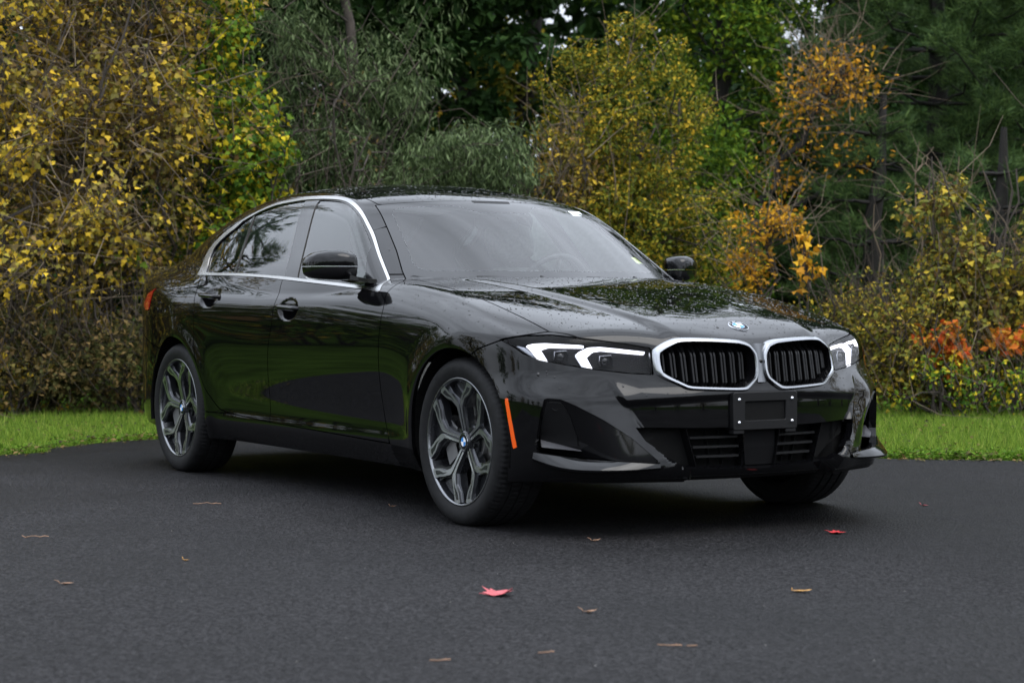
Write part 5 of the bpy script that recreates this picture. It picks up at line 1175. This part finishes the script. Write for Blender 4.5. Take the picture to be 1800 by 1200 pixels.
# deep wood behind everything: a mass without countable members
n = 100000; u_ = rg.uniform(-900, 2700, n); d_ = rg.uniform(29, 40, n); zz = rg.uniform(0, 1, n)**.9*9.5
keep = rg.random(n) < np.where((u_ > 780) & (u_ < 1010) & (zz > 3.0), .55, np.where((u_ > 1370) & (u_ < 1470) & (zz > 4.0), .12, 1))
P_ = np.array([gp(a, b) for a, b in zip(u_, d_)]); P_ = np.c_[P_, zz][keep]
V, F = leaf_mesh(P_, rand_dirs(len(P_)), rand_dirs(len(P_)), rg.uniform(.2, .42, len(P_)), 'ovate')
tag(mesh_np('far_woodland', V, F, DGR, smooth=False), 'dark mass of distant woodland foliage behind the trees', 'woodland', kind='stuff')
# the wood carries on round the lawn on both sides, out of the picture
for u_, d_, h_, lm_, lb in ((-190, 15.6, 3.0, OCH, 'just left of the frame'), (-480, 15.5, 2.7, MIX, 'second left of the frame'), (-780, 15.2, 2.9, VIN, 'third left of the frame'), (-1100, 14.8, 2.6, OCH, 'fourth left of the frame'), (-1480, 14.2, 2.8, GRN, 'fifth left of the frame'), (-1950, 13.4, 2.6, MIX, 'sixth left of the frame'), (-2550, 12.4, 2.7, GRN, 'seventh left of the frame'), (2000, 15.8, 2.6, MIX, 'just right of the frame'), (2300, 15.6, 2.7, VIN, 'second right of the frame'), (2650, 15.2, 2.6, OCH, 'third right of the frame')):
    plant('edge_thicket', 'thicket at the lawn edge, '+lb, 'thicket', u_, d_, stems(5, .6, h_*.9, .025), [(of(0, 0, h_*.48), (1.0, 1.0, h_*.5), 1)], lm_, 4200, .085, 'ovate', clump=.28, nclump=80, twigs=120, tmat=TWIGD)
pine('pine beyond the lawn, just out of the frame on the left', -560, 17.5, 7.2, 1.9, PIN, 1.0, .9)
pine('second pine beyond the lawn, out of the frame on the left', -900, 18.5, 6.4, 1.8, PIN, 1.0, .9)
ringpts = [(gp(-260, 17), 0), (gp(-620, 18.5), 1), (gp(-1000, 20), 0), ((-15.5, -6.5), 1), ((-17, -10), 2), ((-17, -14), 0), ((-15, -18), 1), ((-10, -21), 2), ((-4, -22), 0), ((1, -24), 2), ((6.5, -25), 1), ((12, -25), 2), ((18, -24), 0),
           (gp(2230, 18.5), 2), (gp(2480, 18), 1), (gp(2800, 17.5), 2), ((2.5, 13.5), 0), ((6.5, 16), 2), ((11, 18), 1), ((16, 19), 2), ((22, 18), 0), ((28, 15), 2), ((33, 9), 1), ((35, 2), 2), ((35, -6), 2), ((32, -13), 1), ((26, -19), 2)]
mats_ = [(OCH, 'autumn-yellow'), (YGR, 'yellow-green'), (GRN, 'green')]
for (p, k) in ringpts:
    h = rg.uniform(4.2, 6.0); m_, w_ = mats_[k]
    near = np.linalg.norm(np.array(p)-np.array([-8., -5.])) < 12 or np.linalg.norm(np.array(p)-np.array([-2., 10.])) < 9
    tree('wood_edge_tree', w_+' tree of the wood edge, out of frame beyond the lawn', 'tree', p, [(np.zeros(3), np.array([rg.normal()*.3, rg.normal()*.3, h*.9]), .16, .03)], [(np.array([0, 0, h*.58]), (1.7, 1.7, h*.42), .8), (np.array([0, 0, h*.22]), (1.6, 1.6, h*.2), .2)], m_, 7500 if near else 2600, .10 if near else .19, 'ovate', group=w_+' trees round the lawn', clump=.6, nclump=46)

# ------------------------------------------------------------------ grass on the lawn near the asphalt
GRS = leaf_mat('grass_blades', [(0, (.34, .34, .09)), (.12, (.23, .33, .040)), (.4, (.15, .245, .028)), (.75, (.10, .175, .022)), (1, (.06, .11, .018))], .3, .45)
def edge_d(u): return np.interp(u, far_edge[:, 0], far_edge[:, 1])
n = 150000; u_ = rg.uniform(-250, 2050, n); e_ = edge_d(u_); d_ = e_+.02+rg.random(n)**1.15*(15.4-e_); P2 = CAM[:2] + FW_*d_[:, None] + RT_*((u_-900)/3434*d_)[:, None]
hg = np.clip(rg.normal(.055, .018, n), .02, .12)*(1+.25*np.sin(P2[:, 0]*3)*np.cos(P2[:, 1]*2.3)); hg *= np.interp(d_-e_, [0, .25, .6], [.55, .8, 1])
lean = np.c_[rg.normal(size=(n, 2))*.45, np.ones(n)]; Sd = unit(np.c_[rg.normal(size=(n, 2)), np.zeros(n)]); wd = rg.uniform(.0022, .0042, n)
B = np.c_[P2, np.full(n, -.03)]; tip = B + unit(lean)*hg[:, None]*1.15; 
V = np.stack([B-Sd*wd[:, None], B+Sd*wd[:, None], tip], 1).reshape(-1, 3)
tag(mesh_np('grass', V, np.arange(3*n).reshape(-1, 3), GRS, smooth=False), 'short bright green lawn grass behind the car', 'grass', kind='stuff')
n = 5200; u_ = np.concatenate([rg.uniform(1480, 2050, n*3//4), rg.uniform(-150, 320, n//4)]); e_ = edge_d(u_); d_ = e_+.02+np.abs(rg.normal(size=len(u_)))*.22
P2 = CAM[:2] + FW_*d_[:, None] + RT_*((u_-900)/3434*d_)[:, None]; P_ = np.c_[P2, rg.uniform(-.015, .03, len(u_))]
V, F = leaf_mesh(P_, np.c_[rg.normal(size=(len(u_), 2)), rg.uniform(-.1, .5, len(u_))], np.tile([0, 0, 1.], (len(u_), 1))+rg.normal(size=(len(u_), 3))*.35, rg.uniform(.018, .035, len(u_)), 'ovate')
CLV = leaf_mat('clover_leaves', [(0, (0.128, 0.221, 0.018)), (.5, (0.080, 0.162, 0.013)), (1, (0.048, 0.102, 0.011))], .3)
tag(mesh_np('clover', V, F, CLV, smooth=False), 'low clover fringe along the asphalt edge', 'clover', kind='stuff')
n = 1500; u_ = np.concatenate([rg.uniform(-200, 300, 800), rg.uniform(1480, 2000, 700)]); e_ = edge_d(u_); d_ = e_+np.where(rg.random(n) < .5, rg.normal(size=n)*.10+.03, rg.uniform(0, 4, n)); P2 = CAM[:2] + FW_*d_[:, None] + RT_*((u_-900)/3434*d_)[:, None]
V, F = leaf_mesh(np.c_[P2, np.where(d_ < e_, .004, .012+.02*rg.random(n))], np.c_[rg.normal(size=(n, 2)), np.abs(rg.normal(size=n))*.2], np.tile([0, 0, 1.], (n, 1))+rg.normal(size=(n, 3))*.3, rg.uniform(.015, .045, n), 'ovate')
tag(mesh_np('leaf_litter', V, F, BRN, smooth=False), 'brown crumbs of leaf litter along the asphalt edge', 'leaf litter', kind='stuff')

# ------------------------------------------------------------------ single fallen leaves and twigs on the asphalt
def leaf_thing(name, label, u, v, L_, ang, m, kind='maple', curl=.4, stem=.6):
    p = gpv(u, v); root = empty(name, (p[0], p[1], 0)); tag(root, label, 'leaf'); root.rotation_euler = (0, 0, ang)
    if kind == 'maple':
        ol = [(0, 0), (.08, .22), (-.05, .42), (.22, .34), (.32, .64), (.46, .38), (.66, .50), (.64, .24), (1, 0), (.64, -.24), (.66, -.50), (.46, -.38), (.32, -.64), (.22, -.34), (-.05, -.42), (.08, -.22)]
    else:
        ol = [(0, 0), (.12, .10), (.35, .19), (.6, .17), (.85, .07), (1, 0), (.85, -.07), (.6, -.17), (.35, -.19), (.12, -.10)]
    V = [(.35*L_, 0, .012*L_)]
    rr = np.random.default_rng(int(u*7+v))
    for a, b in ol: V.append((a*L_, b*L_, .004+curl*L_*(b*b*1.3+max(0, a-.5)**2*.8)+abs(rr.normal())*.05*L_*curl))
    k = len(ol); F = [[0, 1+i, 1+(i+1) % k] for i in range(k)]
    mesh_np('blade', np.array(V), F, m, root, smooth=False)
    mb = MB(); mb.tube([(0, 0, .004), (-.3*L_*stem, .06*L_, .01), (-L_*stem, .12*L_, .012+.25*L_*stem*curl)], [.0014, .0012, .001], 5); mb.build('stem', m, root, smooth=True)
RL = mat('pink_red_leaf', (.42, .07, .08), .6, var=.35, vscale=60); RL2 = mat('crimson_leaf', (.42, .012, .016), .55, var=.3, vscale=60)
YL = mat('tan_yellow_leaf', (.42, .22, .05), .6, var=.45, vscale=50); BL = mat('pale_brown_leaf', (.26, .15, .09), .7, var=.4, vscale=60)
leaf_thing('fallen_leaf', 'curled pink-red maple leaf lying on the asphalt in the foreground', 866, 1050, .085, R(118), RL, 'maple', .42, .7)
leaf_thing('fallen_leaf', 'slim tan leaf with a raised stem on the asphalt, right foreground', 1393, 1041, .062, R(40), YL, 'slim', .5, .0)
leaf_thing('fallen_leaf', 'flat crimson leaf on the asphalt in front of the far front wheel', 1460, 938, .062, R(60), RL2, 'maple', .18, .3)
leaf_thing('fallen_leaf', 'tiny red leaf on the asphalt near the right lawn edge', 1620, 889, .045, R(10), RL, 'slim', .4, .3)
leaf_thing('fallen_leaf', 'small pale leaf scrap alone at the far left of the asphalt', 103, 1028, .045, R(60), BL, 'slim', .4, .4)
leaf_thing('fallen_leaf', 'small brown leaf scrap just left of the near front wheel', 685, 891, .03, R(60), BL, 'slim', .4, .2)
leaf_thing('fallen_leaf', 'ochre leaf crumb on the asphalt below the rear wheel', 320, 986, .03, R(30), YL, 'slim', .4, .2)
leaf_thing('fallen_leaf', 'small curled brown leaf in the foreground, below the front plate bracket', 1026, 1078, .04, R(50), BL, 'slim', .9, .4)
leaf_thing('fallen_leaf', 'small brown leaf scrap before the near front wheel', 1040, 952, .035, R(70), BL, 'slim', .8, .4)
mb = MB(); p = gpv(1403, 1040)
def twig_thing(label, u, v, L_, ang):
    p = gpv(u, v); root = empty('twig', (p[0], p[1], 0)); tag(root, label, 'twig'); root.rotation_euler = (0, 0, ang); rr = np.random.default_rng(int(u+v))
    t = np.linspace(-.5, .5, 7); pts = np.c_[t*L_, rr.normal(size=7)*.05*L_, .003+np.abs(rr.normal(size=7))*.03*L_]
    mb = MB(); mb.tube(pts, [.0016]*7, 5); mb.build('stick', BL, root, smooth=True)
    q = pts[4]; mb = MB(); mb.tube([q, q+np.array([.15*L_, .12*L_, .03*L_])], [.0013, .0008], 5); mb.build('side_shoot', BL, root, smooth=True)
twig_thing('thin curved twig in the foreground, left of the second twig', 1178, 1138, .062, R(50))
twig_thing('short twig at the foreground, right beside a longer twig', 1217, 1138, .028, R(70))
twig_thing('short pale twig near the bottom centre edge of the photo', 960, 1150, .045, R(80))
twig_thing('pale crooked twig at the bottom, left of centre', 773, 1164, .052, R(70))
twig_thing('thin twig on the asphalt below the car\'s rear door', 363, 887, .12, R(58))
twig_thing('thin faint twig at the left of the asphalt behind the leaf scrap', 60, 946, .10, R(58))
mb = MB()
